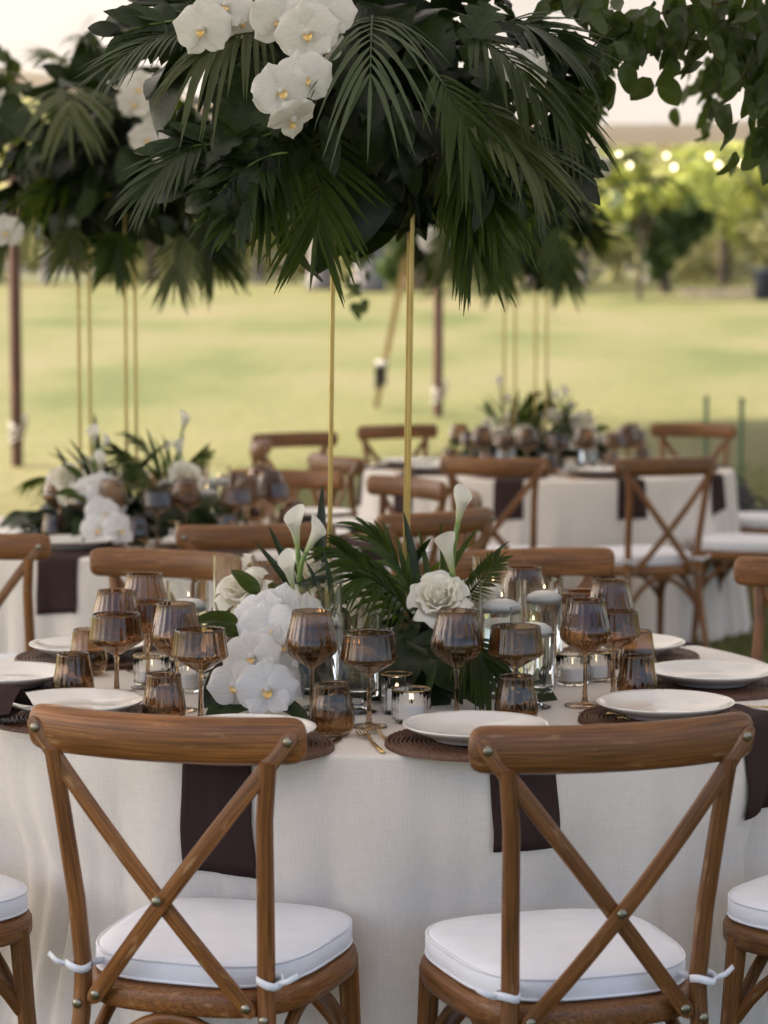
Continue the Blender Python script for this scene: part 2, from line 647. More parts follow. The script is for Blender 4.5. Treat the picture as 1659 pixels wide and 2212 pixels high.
# dark seam rope under the roof at the left
mb = MB()
a, b_ = at(-40, 100, 21.4), at(150, -25, 19.6)
a.z += 0.0
mb.tube([a - V((0, 12, 0)), b_ - V((0, 12, 0))], 0.016, 6)
obj('ridge_rope', mb.mesh('ridge_rope', M_STRAP), tent)


def pole(px, Y, wrap_py):
    base_ = at(px, 1000, Y)
    z0 = zg(Y)
    top = 3.5
    mb = MB()
    mb.tube([(0, 0, 0.0), (0, 0, 0.5), (0, 0, top - z0)], 0.05, 14)
    p = obj('side_pole', sharp(mb.mesh('side_pole', M_POLE)), tent, (base_.x, Y - 12, z0))
    zw = at(px, wrap_py, Y).z - z0
    mb = MB()
    for k, dz in enumerate((-0.05, -0.02, 0.012, 0.045)):
        mb.tube([V((0.056 * cos(a), 0.056 * sin(a), zw + dz + 0.03 * cos(a + k))) for a in [2 * PI * j / 16 for j in range(17)]], 0.012, 6)
    mb.tube([(0.056, -0.02, zw), (0.085, -0.03, zw + 0.10), (0.075, -0.04, zw + 0.16)], 0.016, 6)
    obj('rope_wrap', mb.mesh('rope_wrap', M_ROPE), p)
    return p


pole(37, 20.0, 935)
pole(946, 25.0, 855)
# guy strap with its ratchet, from the eave down to a stake outside
A, B = V((0.60, 25.0, 3.42)), at(813, 918, 26.2)
B.z = zg(B.y)
d = (B - A).normalized()
mb = MB()
Am = at(868, 600, 25.5)
mb.sweep([Am + (Am - B) * 0.9 - V((0, 12, 0)), Am - V((0, 12, 0)), B - V((0, 12, 0))], [(-0.03, -0.004), (0.03, -0.004), (0.03, 0.004), (-0.03, 0.004)], (0, -1, 0.1))
strap = obj('guy_strap', sharp(mb.mesh('guy_strap', M_STRAP)), tent)
C_ = at(826, 812, 25.85) - V((0, 12, 0))
mb = MB()
mb.box(C_, (0.045, 0.04, 0.10))
mb.box(C_ + V((-0.05, -0.01, -0.02)), (0.03, 0.03, 0.12))
obj('ratchet', mb.mesh('ratchet', M_DARKMETAL, False), strap)
mb = MB()
mb.tube([C_ + V((-0.07, -0.02, 0.13)), C_ + V((0.07, -0.02, 0.12))], 0.035, 8)
obj('ratchet_handle', mb.mesh('ratchet_handle', M_ROPE), strap)

# ------------------------------------------------------------------ trees and shrubs beyond the lawn
def crown_mesh(name, blobs, n, size, mat, seed):
    """many leaf-sized faces spread through uneven clumps"""
    r = random.Random(seed)
    mb = MB()
    tot = sum(b[3] ** 2 for b in blobs)
    vs, fs = [], []
    for (cx, cy_, cz, rad, sq) in blobs:
        k = int(n * rad * rad / tot)
        for clump in range(max(3, k // 24)):
            d = rdir(r)
            cc = V((cx, cy_, cz)) + V((d.x, d.y, d.z * sq)) * rad * r.uniform(0.45, 1.0)
            for i in range(24):
                p = cc + V((r.gauss(0, 1), r.gauss(0, 1), r.gauss(0, 0.8))) * rad * 0.17
                a = rdir(r)
                b2 = a.cross(rdir(r)).normalized()
                s = size * r.uniform(0.6, 1.35)
                q = len(vs)
                vs += [p - a * s, p + b2 * s * 0.45, p + a * s, p - b2 * s * 0.45]
                fs.append((q, q + 1, q + 2, q + 3))
    mb.add(vs, fs)
    return mb.mesh(name, mat, False)


def tree(name, label, cat, px, Y, blobs, n, size, mat, trunk=None, bark=None, seed=1, group=None, lean=0.0):
    p = at(px, 640, Y)
    t = thing(name, label, cat, (p.x, Y, zg(Y) - 0.02), 0, group)
    if trunk:
        r0, h = trunk
        mb = MB()
        pts = [V((lean * k * h + 0.05 * sin(k * 3 + seed), 0.04 * cos(k * 4 + seed), h * k)) for k in (0, 0.06, 0.2, 0.45, 0.7, 1.0)]
        mb.tube(pts, [r0 * 1.35, r0 * 1.08, r0, r0 * 0.9, r0 * 0.78, r0 * 0.5], 12)
        for i, bl in enumerate(blobs[:5]):
            mb.tube([pts[3 + i % 2], V(bl[:3]) * 0.5 + pts[4] * 0.5 + V((0, 0, 0.1)), V(bl[:3])], [r0 * 0.5, r0 * 0.3, r0 * 0.1], 7)
        obj('trunk', mb.mesh('trunk', bark or M_BARK), t)
    obj('crown', crown_mesh(name, blobs, n, size, mat, seed), t)
    return t


def blobset(seed, w, h, z0, n, r):
    q = random.Random(seed)
    return [(q.uniform(-w, w), q.uniform(-w, w) * 0.7, z0 + q.uniform(0, h), r * q.uniform(0.7, 1.25), 0.8) for _ in range(n)]


G = 'trees and shrubs beyond the lawn'
tree('vase_shaped_shrub', 'dark vase shaped shrub on a short brown trunk at the lawn edge', 'shrub', 1437, 64, [(0, 0, 1.25, 0.62, 0.9), (-0.5, 0, 1.75, 0.62, 0.9), (0.5, 0.1, 1.8, 0.65, 0.9), (0, 0.2, 2.3, 0.7, 0.8), (-0.85, 0.1, 2.35, 0.6, 0.8), (0.8, 0, 2.4, 0.6, 0.8), (-0.3, 0, 0.8, 0.4, 0.9), (0.9, 0, 1.9, 0.4, 0.8)], 5200, 0.11, F_DARK, (0.15, 1.4), M_BARKD, 3, G)
tree('bright_leaved_tree', 'bright lime leaved young tree in front of the dark vase shaped shrub', 'tree', 1385, 60, blobset(4, 1.6, 2.6, 1.3, 14, 0.7), 2300, 0.16, F_LIME, (0.05, 2.6), M_BARKD, 4, G)
tree('grey_trunk_tree', 'grey trunked tree behind the gold stand, left of the tan trunk', 'tree', 800, 66, blobset(5, 1.6, 2.5, 4.2, 8, 1.2), 2200, 0.18, F_PALE, (0.40, 4.8), M_BARK, 5, G)
tree('grey_trunk_tree', 'grey trunked tree farthest left behind the hanging palm fronds', 'tree', 693, 68, blobset(6, 1.6, 2.5, 4.0, 8, 1.2), 2000, 0.18, F_OLIVE, (0.33, 4.6), M_BARK, 6, G)
tree('tan_trunk_tree', 'tan trunked tree between the gold stand and the dark tent pole', 'tree', 893, 69, blobset(7, 1.5, 2.4, 4.0, 8, 1.2), 2000, 0.18, F_TAN, (0.30, 5.0), noisy('tan_bark', (0.24, 0.15, 0.09), (0.38, 0.26, 0.17), 4, 0.9, mapping=(2, 2, 0.6)), 7, G, -0.03)
tree('round_bush', 'dark round bush at the foot of the tan trunk', 'bush', 858, 62, [(0, 0, 0.75, 0.5, 1.0), (0.1, 0, 1.4, 0.45, 1), (-0.15, 0, 1.9, 0.35, 1)], 1500, 0.10, F_DARK, None, None, 8, G)
for i, (px, Y, mat, lab, sz, z0) in enumerate([
        (1150, 70, F_OLIVE, 'dense olive tree behind the rear flower stand', 2.0, 0.9),
        (1260, 74, F_OLIVE, 'olive green tree just left of the lime leaved tree', 2.2, 1.2),
        (1560, 76, F_PALE, 'pale green spreading tree right of the vase shaped shrub', 2.0, 1.0),
        (1680, 72, F_LIME, 'lime green tree at the right end of the lawn', 1.9, 0.9),
        (1000, 78, F_TAN, 'dry tan tree behind the dark tent pole', 2.0, 1.0),
        (560, 80, F_PALE, 'pale green tree behind the left side of the tall arrangement', 2.2, 1.1),
        (330, 78, F_DARK, 'dark green tree between the two nearer tall arrangements', 2.4, 0.9),
        (100, 80, F_LIME, 'lime green tree beyond the left tent pole', 2.3, 1.0),
        (-90, 74, F_OLIVE, 'olive green tree at the left end of the lawn', 2.2, 1.0),
        (1400, 82, F_TAN, 'dry tan tree high behind the string lights', 2.4, 2.6)]):
    tree('spreading_tree', lab, 'tree', px, Y, blobset(20 + i, sz, 3.2, z0 + 0.6, 12, 1.15), 2600, 0.17, mat, (0.16, 2.8), M_BARK if i % 2 else M_BARKD, 30 + i, G)
# a far wood closing the view, one mass
r3 = random.Random(77)
for nm, Y, mat, top in (('far_wood', 88, F_PALE, 8.0), ('far_wood', 97, F_OLIVE, 15.0)):
    bl = [(x + r3.uniform(-1, 1), r3.uniform(-3, 3), r3.uniform(0.4, top), r3.uniform(1.6, 2.8), 0.85) for x in [i * 1.0 - 29 for i in range(58)] for _ in range(2)]
    o = obj(nm, crown_mesh(nm, bl, 30000, 0.34, mat, 78 + Y), None, (3, Y, zg(Y) - 0.3))
    o['kind'] = 'stuff'
    o['label'] = 'pale wood closing the view beyond the lawn' if Y < 90 else 'olive wooded rise behind the pale wood'
    o['category'] = 'wood'
# low dark mulch bed and the black bin at the right
mb = MB()
for i in range(9):
    mb.lathe([(0, 0.16), (0.16, 0.13), (0.3, 0.05), (0.36, -0.05)], 14, (i * 0.22 - 0.9, 0.05 * sin(i * 2), 0))
p = at(1565, 640, 63)
o = obj('mulch_bed', mb.mesh('mulch_bed', M_BARKD), None, (p.x, 63, zg(63)))
tag(o, 'low brown mulch bed at the lawn edge beside the black bin', 'mulch bed')
p = at(1652, 640, 60)
t = thing('black_bin', 'black lidded bin standing at the right lawn edge', 'bin', (p.x, 60, zg(60)))
mb = MB()
mb.lathe([(0, 0), (0.24, 0), (0.27, 0.06), (0.31, 0.62), (0.31, 0.64), (0, 0.64)], 20)
obj('bin_body', sharp(mb.mesh('bin_body', M_BLACK)), t)
mb = MB()
mb.lathe([(0, 0.645), (0.325, 0.645), (0.325, 0.68), (0.22, 0.76), (0, 0.79)], 20)
obj('lid', sharp(mb.mesh('lid', M_BLACK)), t)

# ------------------------------------------------------------------ string lights beyond the tent edge
Ys = 24.2
sl = thing('string_lights', 'two sagging strands of lit festoon bulbs hung below the tent hem', 'string lights', (at(1450, 330, Ys).x, Ys, 0))
Lx = sl.location
for wire in ([(1180, 312), (1330, 320), (1500, 322), (1659, 318), (1760, 308)], [(1180, 352), (1330, 341), (1455, 346), (1560, 341), (1659, 336), (1760, 326)]):
    mb = MB()
    mb.tube([at(x, y, Ys) - Lx for x, y in wire], 0.009, 6)
    obj('wire', mb.mesh('wire', M_ROPE), sl)
bm_ = MB()
bm_.lathe([(0, -0.075), (0.018, -0.068), (0.031, -0.045), (0.030, -0.025), (0.016, 0.0), (0, 0.0)], 14)
bulb_me = bm_.mesh('bulb', M_BULB)
sm_ = MB()
sm_.lathe([(0, 0.0), (0.016, 0.001), (0.016, 0.04), (0, 0.045)], 10)
sock_me = sm_.mesh('socket', M_BGLASS)
for (x, y, wy) in [(1337, 332, 320), (1360, 357, 342), (1456, 352, 346), (1533, 333, 322), (1552, 351, 341), (1656, 352, 336), (1440, 336, 322), (1602, 350, 339)]:
    p = at(x, wy, Ys) - Lx
    b_ = obj('bulb', bulb_me, sl, p - V((0, 0, 0.045)), sc=0.55 if x in (1440, 1602) else 0.68)
    obj('socket', sock_me, b_)

# ------------------------------------------------------------------ small things on the grass at the right
for px, Y, top, lab in ((1524, 19.2, 862, 'thin green garden stake left of its pair behind the rear table'), (1600, 18.2, 866, 'thin green garden stake right of its pair, above the black bags')):
    p0, p1 = at(px, 1040, Y), at(px, top, Y)
    t = thing('garden_stake', lab, 'stake', (p0.x, Y, zg(Y)), 0, 'green stakes in the lawn')
    mb = MB()
    h = p1.z - zg(Y)
    mb.tube([(0, 0, -0.1), (0, 0, h)], 0.017, 8)
    obj('post', sharp(mb.mesh('post', M_STAKE)), t)
    mb = MB()
    mb.lathe([(0.0175, h), (0.022, h + 0.001), (0.022, h + 0.02), (0, h + 0.028)], 10)
    obj('cap', mb.mesh('cap', M_STAKE), t)


def bag(px, py, Y, w, h, lab, name='black_bag'):
    p = at(px, py, Y)
    t = thing(name, lab, 'bag', (p.x, Y, zg(Y)), rnd.uniform(-0.4, 0.4))
    mb = MB()
    out = [(w * abs(cos(a)) ** 0.6 * (1 if cos(a) > 0 else -1), 0.6 * w * abs(sin(a)) ** 0.6 * (1 if sin(a) > 0 else -1)) for a in [2 * PI * j / 24 for j in range(24)]]
    mb.slab(out, [(0.06, 0.0), (0.01, 0.02), (0.0, h * 0.4), (0.02, h * 0.75), (0.06, h * 0.95), (0.12, h)])
    obj('bag_body', mb.mesh('bag_body', M_BLACK), t)
    mb = MB()
    mb.tube([V((w * 0.45 * cos(a), 0.02, h * 0.93 + w * 0.5 * sin(a))) for a in [PI * j / 10 for j in range(11)]], 0.012, 6)
    obj('handle', mb.mesh('handle', M_BLACK), t)


bag(1588, 1100, 15.6, 0.14, 0.34, 'black nylon bag on the grass under the green stake')
bag(1634, 1110, 15.0, 0.16, 0.26, 'low black bag on the grass at the right edge of the photo')
bag(1580, 1200, 13.9, 0.30, 0.30, 'black equipment bag on the grass behind the chair legs')

# ------------------------------------------------------------------ tables under linen
TZ = 0.765                                         # cloth level on the tables
C1, C2, C3 = V((-0.01, 5.2)), V((-0.80, 8.5)), V((0.80, 11.8))
TR = 0.905


ZDROP = (TZ - 0.016) / 0.7555


def cloth_rad(seed, dents=(), R0=TR):
    """radius of the hanging cloth at an angle (from -Y) and a drop below the table edge"""
    r = random.Random(seed)
    lo = [(k, r.uniform(0, 6.28), a) for k, a in ((5, 0.35), (r.choice((9, 11)), 0.5), (13, 0.35))]
    hi = [(k, r.uniform(0, 6.28), a) for k, a in ((r.choice((9, 10)), 0.5), (r.choice((14, 15)), 0.42), (23, 0.22))]

    def f(th, dz):
        t = dz / 0.755
        w = th + 0.05 * sin(4 * th + seed) + 0.02 * t * sin(9 * th + seed)
        F1 = sum(a * sin(k * w + ph) for k, ph, a in lo)
        F2 = sum(a * (2 * abs(cos(k * w + ph)) ** 0.75 - 1.2) for k, ph, a in hi)
        dn = sum(math.exp(-((((th - R(q) + PI) % (2 * PI)) - PI) / 0.24) ** 4) for q in dents) * min(1.0, max(0.0, (t - 0.16) / 0.2)) * (1 - 0.6 * min(1.0, max(0.0, (t - 0.45) / 0.3)))
        return R0 + 0.004 - 0.055 * dn + 0.014 * t + 0.045 * F1 * t ** 1.2 + 0.050 * F2 * t ** 0.85 + 0.035 * t * t
    return f


DENTS = (-13, 15, -46, 48)
RAD = {id(C1): cloth_rad(3, DENTS), id(C2): cloth_rad(8), id(C3): cloth_rad(21)}


def cloth_mesh(name, f, R0=TR):
    rows = [(0.0, TZ), (0.3, TZ), (0.6, TZ), (0.8, TZ), (R0 - 0.03, TZ)]
    for k in range(1, 6):
        a = PI / 2 * k / 5
        rows.append((R0 - 0.012 + 0.012 * sin(a), TZ - 0.012 * (1 - cos(a))))
    drop = [0.03, 0.06, 0.10, 0.15, 0.20, 0.26, 0.33, 0.40, 0.47, 0.54, 0.61, 0.67, 0.72, 0.7555]
    n = 420
    P, G_ = [], []
    for j in range(n + 1):
        th = 2 * PI * j / n
        for (rr, z) in rows:
            P.append(V((rr * sin(th), -rr * cos(th), z + (0.0008 * sin(7 * th + rr * 9) if rr < R0 - 0.05 else 0))))
            G_.append((rr * sin(th), rr * cos(th), 0.0) if rr < R0 - 0.02 else (TR * th * 1.0, rr - z + 3, 0))
        for dz in drop:
            rr = f(th, dz)
            P.append(V((rr * sin(th), -rr * cos(th), TZ - 0.012 - dz * ZDROP)))
            G_.append((TR * th, R0 - TZ + dz + 3, 0))
    mb = MB()
    mb.grid(P, n + 1, len(rows) + len(drop), G_)
    return mb.mesh(name, M_LINEN)


for c, seed, lab in ((C1, 3, 'oatmeal linen tablecloth draped over the large round front table'), (C2, 8, 'oatmeal linen tablecloth of the left table in the middle distance'), (C3, 21, 'oatmeal linen tablecloth of the farthest table at right')):
    o = obj('tablecloth', cloth_mesh('tablecloth', RAD[id(c)]), None, (c.x, c.y, 0))
    tag(o, lab, 'tablecloth', 'linen tablecloths on round tables')

# ------------------------------------------------------------------ cross-back chairs
def outline(a, b, e, taper, n=44):
    o = []
    for j in range(n):
        t = 2 * PI * j / n
        x = abs(cos(t)) ** (2 / e) * (1 if cos(t) > 0 else -1)
        y = abs(sin(t)) ** (2 / e) * (1 if sin(t) > 0 else -1)
        o.append((a * x * (1 + taper * y), b * y))
    return o


def ssec(a, b, e=3.0, n=16):
    return [(x, y) for x, y in outline(a, b, e, 0, n)]


def bez(a, b, c, n=10):
    a, b, c = V(a), V(b), V(c)
    return [a * (1 - t) ** 2 + b * 2 * t * (1 - t) + c * t * t for t in [i / n for i in range(n + 1)]]


mb = MB()
CRZ = 0.879
cp, csc = [], []
half = [(0.2330, 0.27), (0.2322, 0.52), (0.2300, 0.70), (0.2255, 0.85), (0.218, 0.95), (0.205, 1.0), (0.17, 1.0), (0.13, 1.0), (0.09, 1.0), (0.045, 1.0)]
half = [(q * 1.035, k) for q, k in half]
for x, k in [(-a, k) for a, k in half] + [(0, 1.0)] + half[::-1]:
    cp.append((x, -0.283 + 0.05 * (x / 0.228) ** 2, CRZ))
    csc.append(k)
mb.sweep(cp, ssec(0.0190, 0.0385, 2.4, 18), (0, 0, 1), csc)
ME_CREST = sharp(mb.mesh('crest_rail', M_WOOD), 50)
ME_POST = []
for s in (-1, 1):
    mb = MB()
    mb.tube([(s * 0.192, -0.285, 0.0), (s * 0.178, -0.24, 0.22), (s * 0.166, -0.212, 0.39), (s * 0.163, -0.208, 0.47), (s * 0.168, -0.222, 0.59), (s * 0.178, -0.252, 0.75), (s * 0.189, -0.263, 0.848)], [0.0125, 0.0145, 0.0152, 0.0152, 0.0148, 0.0142, 0.014], 14)
    ME_POST.append(sharp(mb.mesh('back_post', M_WOOD), 60))
ME_SLAT = []
for s, off in ((1, 0.0), (-1, 0.011)):
    # from the crest end down to the opposite foot of the other post
    a = V((s * 0.221, -0.276 + 0.044 + (-0.017), CRZ + 0.002))
    a.y = -0.283 + 0.05 * (0.221 / 0.228) ** 2 - 0.0215
    b_ = V((-s * 0.134, -0.2215, 0.430))
    mid = (a + b_) / 2 + V((0, -0.030 + off, 0))
    pts = []
    for i in range(13):
        t = i / 12
        p = a * (1 - t) ** 2 + (mid * 2 - (a + b_) / 2) * 2 * t * (1 - t) + b_ * t * t
        pts.append(p)
    d = (pts[1] - pts[0]).normalized()
    pts = [pts[0] - d * 0.018, pts[0] - d * 0.010] + pts + [pts[-1] + d * 0.010, pts[-1] + d * 0.018]
    mb = MB()
    mb.sweep(pts, ssec(0.0140, 0.0045, 4.0, 12), (0, 1, 0), [0.45, 0.85] + [1] * 13 + [0.85, 0.45])
    # sections were laid with their broad side in the plane of the back
    ME_SLAT.append(sharp(mb.mesh('cross_slat', M_WOOD), 50))
mb = MB()
mb.slab(outline(0.200, 0.215, 3.1, 0.055), [(0.012, 0.444), (0.003, 0.447), (0.0, 0.455), (0.0, 0.478), (0.004, 0.486), (0.012, 0.489), (0.06, 0.489)])
ME_SEAT = sharp(mb.mesh('seat', M_WOOD), 60)
mb = MB()
co = outline(0.192, 0.203, 3.3, 0.06, 56)
mb.slab(co, [(0.012, 0.489), (0.003, 0.494), (0.0, 0.502), (0.0, 0.520), (0.003, 0.528), (0.010, 0.534), (0.03, 0.5385), (0.07, 0.5425), (0.12, 0.545), (0.17, 0.546)])
ME_CUSH = mb.mesh('cushion', M_CUSHION)
ME_PIPE = []
for z, ins in ((0.529, 0.002), (0.496, 0.001)):
    mb = MB()
    pts = [V((x * (1 - ins / 0.19), y * (1 - ins / 0.19), z)) for x, y in co]
    mb.tube(pts + [pts[0], pts[1]], 0.0025, 6)
    ME_PIPE.append(mb.mesh('piping', M_CUSHION))
ME_TIE = []
for s in (-1, 1):
    mb = MB()
    c = V((s * 0.164, -0.209, 0.515))
    ring = [c + V((0.0205 * cos(a), 0.0205 * sin(a), 0.004 * sin(a * 2))) for a in [2 * PI * j / 14 for j in range(15)]]
    mb.sweep(ring, [(-0.0012, -0.0062), (0.0012, -0.0062), (0.0012, 0.0062), (-0.0012, 0.0062)], (0, 0, 1))
    mb.sweep([c + V((-s * 0.014, 0.014, 0)), c + V((-s * 0.03, 0.04, 0.0)), c + V((-s * 0.04, 0.06, -0.003))], [(-0.001, -0.006), (0.001, -0.006), (0.001, 0.006), (-0.001, 0.006)], (0, 0, 1))
    mb.sweep([c + V((s * 0.018, -0.008, 0)), c + V((s * 0.034, -0.012, 0.006)), c + V((s * 0.05, -0.006, 0.016))], [(-0.0008, -0.0045), (0.0008, -0.0045), (0.0008, 0.0045), (-0.0008, 0.0045)], (0, 0, 1))
    ME_TIE.append(mb.mesh('cushion_tie', M_CUSHION))
ME_LEG = []
for s in (-1, 1):
    mb = MB()
    mb.tube([(s * 0.178, 0.158, 0.425), (s * 0.182, 0.168, 0.28), (s * 0.192, 0.192, 0.0)], [0.019, 0.0175, 0.0135], 14)
    ME_LEG.append(sharp(mb.mesh('front_leg', M_WOOD), 60))
ME_BRACE = []
for a, m_, c in (((-0.166, -0.222, 0.27), (0, -0.19, 0.525), (0.166, -0.222, 0.27)), ((-0.172, 0.165, 0.27), (0, 0.15, 0.525), (0.172, 0.165, 0.27)),
                 ((-0.172, -0.215, 0.27), (-0.155, 0, 0.525), (-0.178, 0.16, 0.27)), ((0.172, -0.215, 0.27), (0.155, 0, 0.525), (0.178, 0.16, 0.27))):
    mb = MB()
    mb.tube(bez(a, m_, c, 12), 0.0115, 10)
    ME_BRACE.append(sharp(mb.mesh('curved_brace', M_WOOD), 60))
mb = MB()
mb.lathe([(0.0085, 0.0), (0.0085, 0.002), (0.006, 0.0042), (0.0, 0.005)], 14)
ME_BOLT = mb.mesh('bolt', M_BOLT)


def make_chair():
    t = thing('cross_back_chair', '', 'chair')
    obj('crest_rail', ME_CREST, t)
    for k in (0, 1):
        obj('back_post', ME_POST[k], t)
        obj('cross_slat', ME_SLAT[k], t)
        obj('front_leg', ME_LEG[k], t)
    obj('seat', ME_SEAT, t, (0, 0.004, -0.040), sc=(1.05, 1.06, 1))
    c = obj('cushion', ME_CUSH, t, (0, 0.008, -0.040), sc=(1.04, 1.05, 1))
    for k in (0, 1):
        obj('piping', ME_PIPE[k], c)
        obj('cushion_tie', ME_TIE[k], c)
    for me in ME_BRACE:
        obj('curved_brace', me, t)
    yb = -0.283 + 0.05 * (0.221 / 0.228) ** 2 - 0.0255
    for x, y, z in ((0.221, yb, CRZ + 0.002), (-0.221, yb, CRZ + 0.002), (0.0, -0.2770, 0.610), (0.134, -0.2260, 0.430), (-0.134, -0.2260, 0.430), (0.166, -0.2285, 0.413), (-0.166, -0.2285, 0.413)):
        obj('bolt', ME_BOLT, t, (x, y, z), (PI / 2, 0, 0))
    return t


CH = make_chair()
first = [True]


def chair(x, y, face, label, group, dz=0.0, tint=(1, 1, 1)):
    """face: heading of the sitter in degrees from +Y towards +X"""
    global CH
    if first[0]:
        o = CH
        first[0] = False
        o.location, o.rotation_euler = (x, y, dz), (0, 0, R(-face))
        o['label'], o['group'] = label, group
    else:
        o = dup(CH, (x, y, dz), R(-face), label, group)
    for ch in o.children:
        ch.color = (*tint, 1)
    return o


def crest_chair(px, py, Y, face, label, group, tint=(1, 1, 1)):
    """placed so that the middle of its crest rail stands at (px, py), Y metres off"""
    p = at(px, py, Y)
    f = R(face)
    return chair(p.x + 0.283 * sin(f), Y + 0.283 * cos(f), face, label, group, 0.0, tint)


g1, g2, g3 = 'cross back chairs at the front table', 'cross back chairs at the left middle table', 'cross back chairs at the far table'
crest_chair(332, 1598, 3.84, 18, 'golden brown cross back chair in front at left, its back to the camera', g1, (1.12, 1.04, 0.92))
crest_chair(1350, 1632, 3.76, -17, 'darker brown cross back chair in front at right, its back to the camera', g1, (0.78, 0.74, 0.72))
chair(-0.91, 4.40, 48, 'cross back chair cut by the left edge, white seat beside the front left chair', g1)
chair(0.88, 4.36, -50, 'cross back chair cut by the right edge, white seat beside the front right chair', g1)
chair(0.95, 5.93, -140, 'cross back chair at the right edge facing the camera across the grass', g1)
crest_chair(385, 1236, 6.42, 205, 'cross back chair behind the left amber glasses and the white rose, facing the camera', g1)
crest_chair(1130, 1236, 6.46, 164, 'cross back chair behind the clear candle vases at right, facing the camera', g1)
# left middle table
crest_chair(-72, 1180, 6.9, 20, 'cross back chair cut by the left edge at the middle table, plum napkin behind it', g2)
crest_chair(560, 1160, 7.15, -14, 'cross back chair right behind the callas, its back to the camera', g2)
crest_chair(962, 1132, 7.6, -40, 'cross back chair just right of the right gold pole, low brown rail above the rose', g2)
crest_chair(1030, 1092, 8.35, -92, 'cross back chair seen end on, rounded rail end right of the tall calla', g2)
crest_chair(900, 1058, 9.05, 234, 'cross back chair turned to face left, behind the right gold pole', g2)
crest_chair(628, 1040, 9.5, 200, 'cross back chair facing the camera on the far side of the middle table', g2)
# far table
crest_chair(1062, 1015, 10.2, 18, 'blurred cross back chair before the far table, left one of two, back to the camera', g3)
crest_chair(1450, 1010, 10.2, -20, 'cross back chair before the far table, right one of two, back and legs in view', g3)
crest_chair(705, 1010, 10.4, 62, 'blurred cross back chair at the far table just left of the left gold pole', g3)
crest_chair(628, 955, 12.2, 150, 'blurred cross back chair facing the camera on the lawn, top left of the far table', g3)
crest_chair(548, 988, 11.4, 92, 'blurred cross back chair seen edge on, farthest left of the far group', g3)
crest_chair(850, 934, 12.95, 152, 'blurred cross back chair facing the camera behind the far table by a gold pole', g3)
crest_chair(1503, 934, 13.1, 205, 'blurred cross back chair facing the camera, right end of the far table', g3)
chair(1.66, 11.05, -68, 'blurred cross back chair at the right edge, white seat turned to the far table', g3)
chair(1.98, 12.2, -95, 'blurred cross back chair behind the right edge one, only white seat showing', g3)

# ------------------------------------------------------------------ plates, mats, napkins, cutlery
mb = MB()
mb.lathe([(0, 0.004), (0.072, 0.004), (0.0735, 0.0), (0.078, 0.0), (0.080, 0.004), (0.105, 0.012), (0.128, 0.0225), (0.1345, 0.0265), (0.1355, 0.0285), (0.134, 0.0295), (0.127, 0.0262), (0.104, 0.0155), (0.082, 0.0095), (0.05, 0.0085), (0, 0.0085)], 72)
ME_PLATE = mb.mesh('dinner_plate', M_PLATE)
mb = MB()
vs, fs, gs = [], [], []
NR, NS = 19, 150
for ring in range(NR):
    r0, r1 = 0.006 + 0.162 * ring / NR, 0.006 + 0.162 * (ring + 1) / NR
    b0 = len(vs)
    ns = NS
    lift = 0.0045 if ring == NR - 1 else 0.0
    for j in range(ns):
        a = 2 * PI * j / ns
        w = 0.0011 * sin(a * (18 + 2.2 * ring * 1.0 // 1) + (PI if ring % 2 else 0))
        for k, (u, z) in enumerate(((0.0, 0.0), (0.0, 0.0035), (0.2, 0.0078), (0.5, 0.0092), (0.8, 0.0078), (1.0, 0.0035), (1.0, 0.0))):
            rr = r0 + (r1 - r0) * u
            zz = z + (w if 1 < k < 5 else 0) + (lift * (0.5 - abs(u - 0.5)) if k else 0)
            vs.append((rr * cos(a), rr * sin(a), zz))
            gs.append((a * r0, rr, zz))
    for j in range(ns):
        j2 = (j + 1) % ns
        for k in range(6):
            fs.append((b0 + j * 7 + k, b0 + j2 * 7 + k, b0 + j2 * 7 + k + 1, b0 + j * 7 + k + 1))
mb.add(vs, fs, gs)
ME_MAT = mb.mesh('rattan_placemat', M_RATTAN)


def napkin_mesh(f, ang, width, hang, r_in, skew, seed):
    """a folded napkin lying outward from under the plate, over the table edge and down along the cloth (local -Y is outward)"""
    r = random.Random(seed)
    m2 = MB()
    nu = 15
    for layer, (dw, dh, off) in enumerate(((0.0, 0.0, 0.0042), (-0.006, -0.010 - 0.006 * r.random(), 0.0016))):
        flat = [(r_in, 0.0112), (r_in + 0.07, 0.0112), (0.835, 0.0112), (0.85, 0.008), (0.865, 0.0040), (TR - 0.014, 0.0036), (TR - 0.003, 0.0020)]
        P = []
        tilt = r.uniform(-0.012, 0.012)
        rows = len(flat) + 9
        for i in range(rows):
            for j in range(nu):
                u = j / (nu - 1) * 2 - 1
                if i < len(flat):
                    rr, z = flat[i]
                    z = TZ + z + (off - 0.0042) * 0.8
                    k = 0.0
                else:
                    k = (i - len(flat) + 0.35) / 8.35
                    dz = (hang + dh + tilt * u) * k
                    z = TZ - 0.004 - dz
                x = ((width + dw) / 2) * u * (1 + 0.03 * k) + skew * k + 0.0012 * sin(k * 9 + seed + u) * k
                if i >= len(flat):
                    th = R(ang) + x / TR
                    rr = max(f(th, max(0.0, dz - 0.012)), f(th + 0.012, max(0.0, dz - 0.012)) - 0.003, f(th - 0.012, max(0.0, dz - 0.012)) - 0.003) + off + 0.0016 * (1 - abs(u) * 8 if abs(u) < 0.125 else 0) + 0.003 * k
                P.append(V((rr * sin(x / TR) if rr > 0.8 else x, -rr * cos(x / TR) if rr > 0.8 else -rr, z)))
        m2.grid(P, rows, nu)
    me = m2.mesh('napkin', M_NAPKIN)
    return me


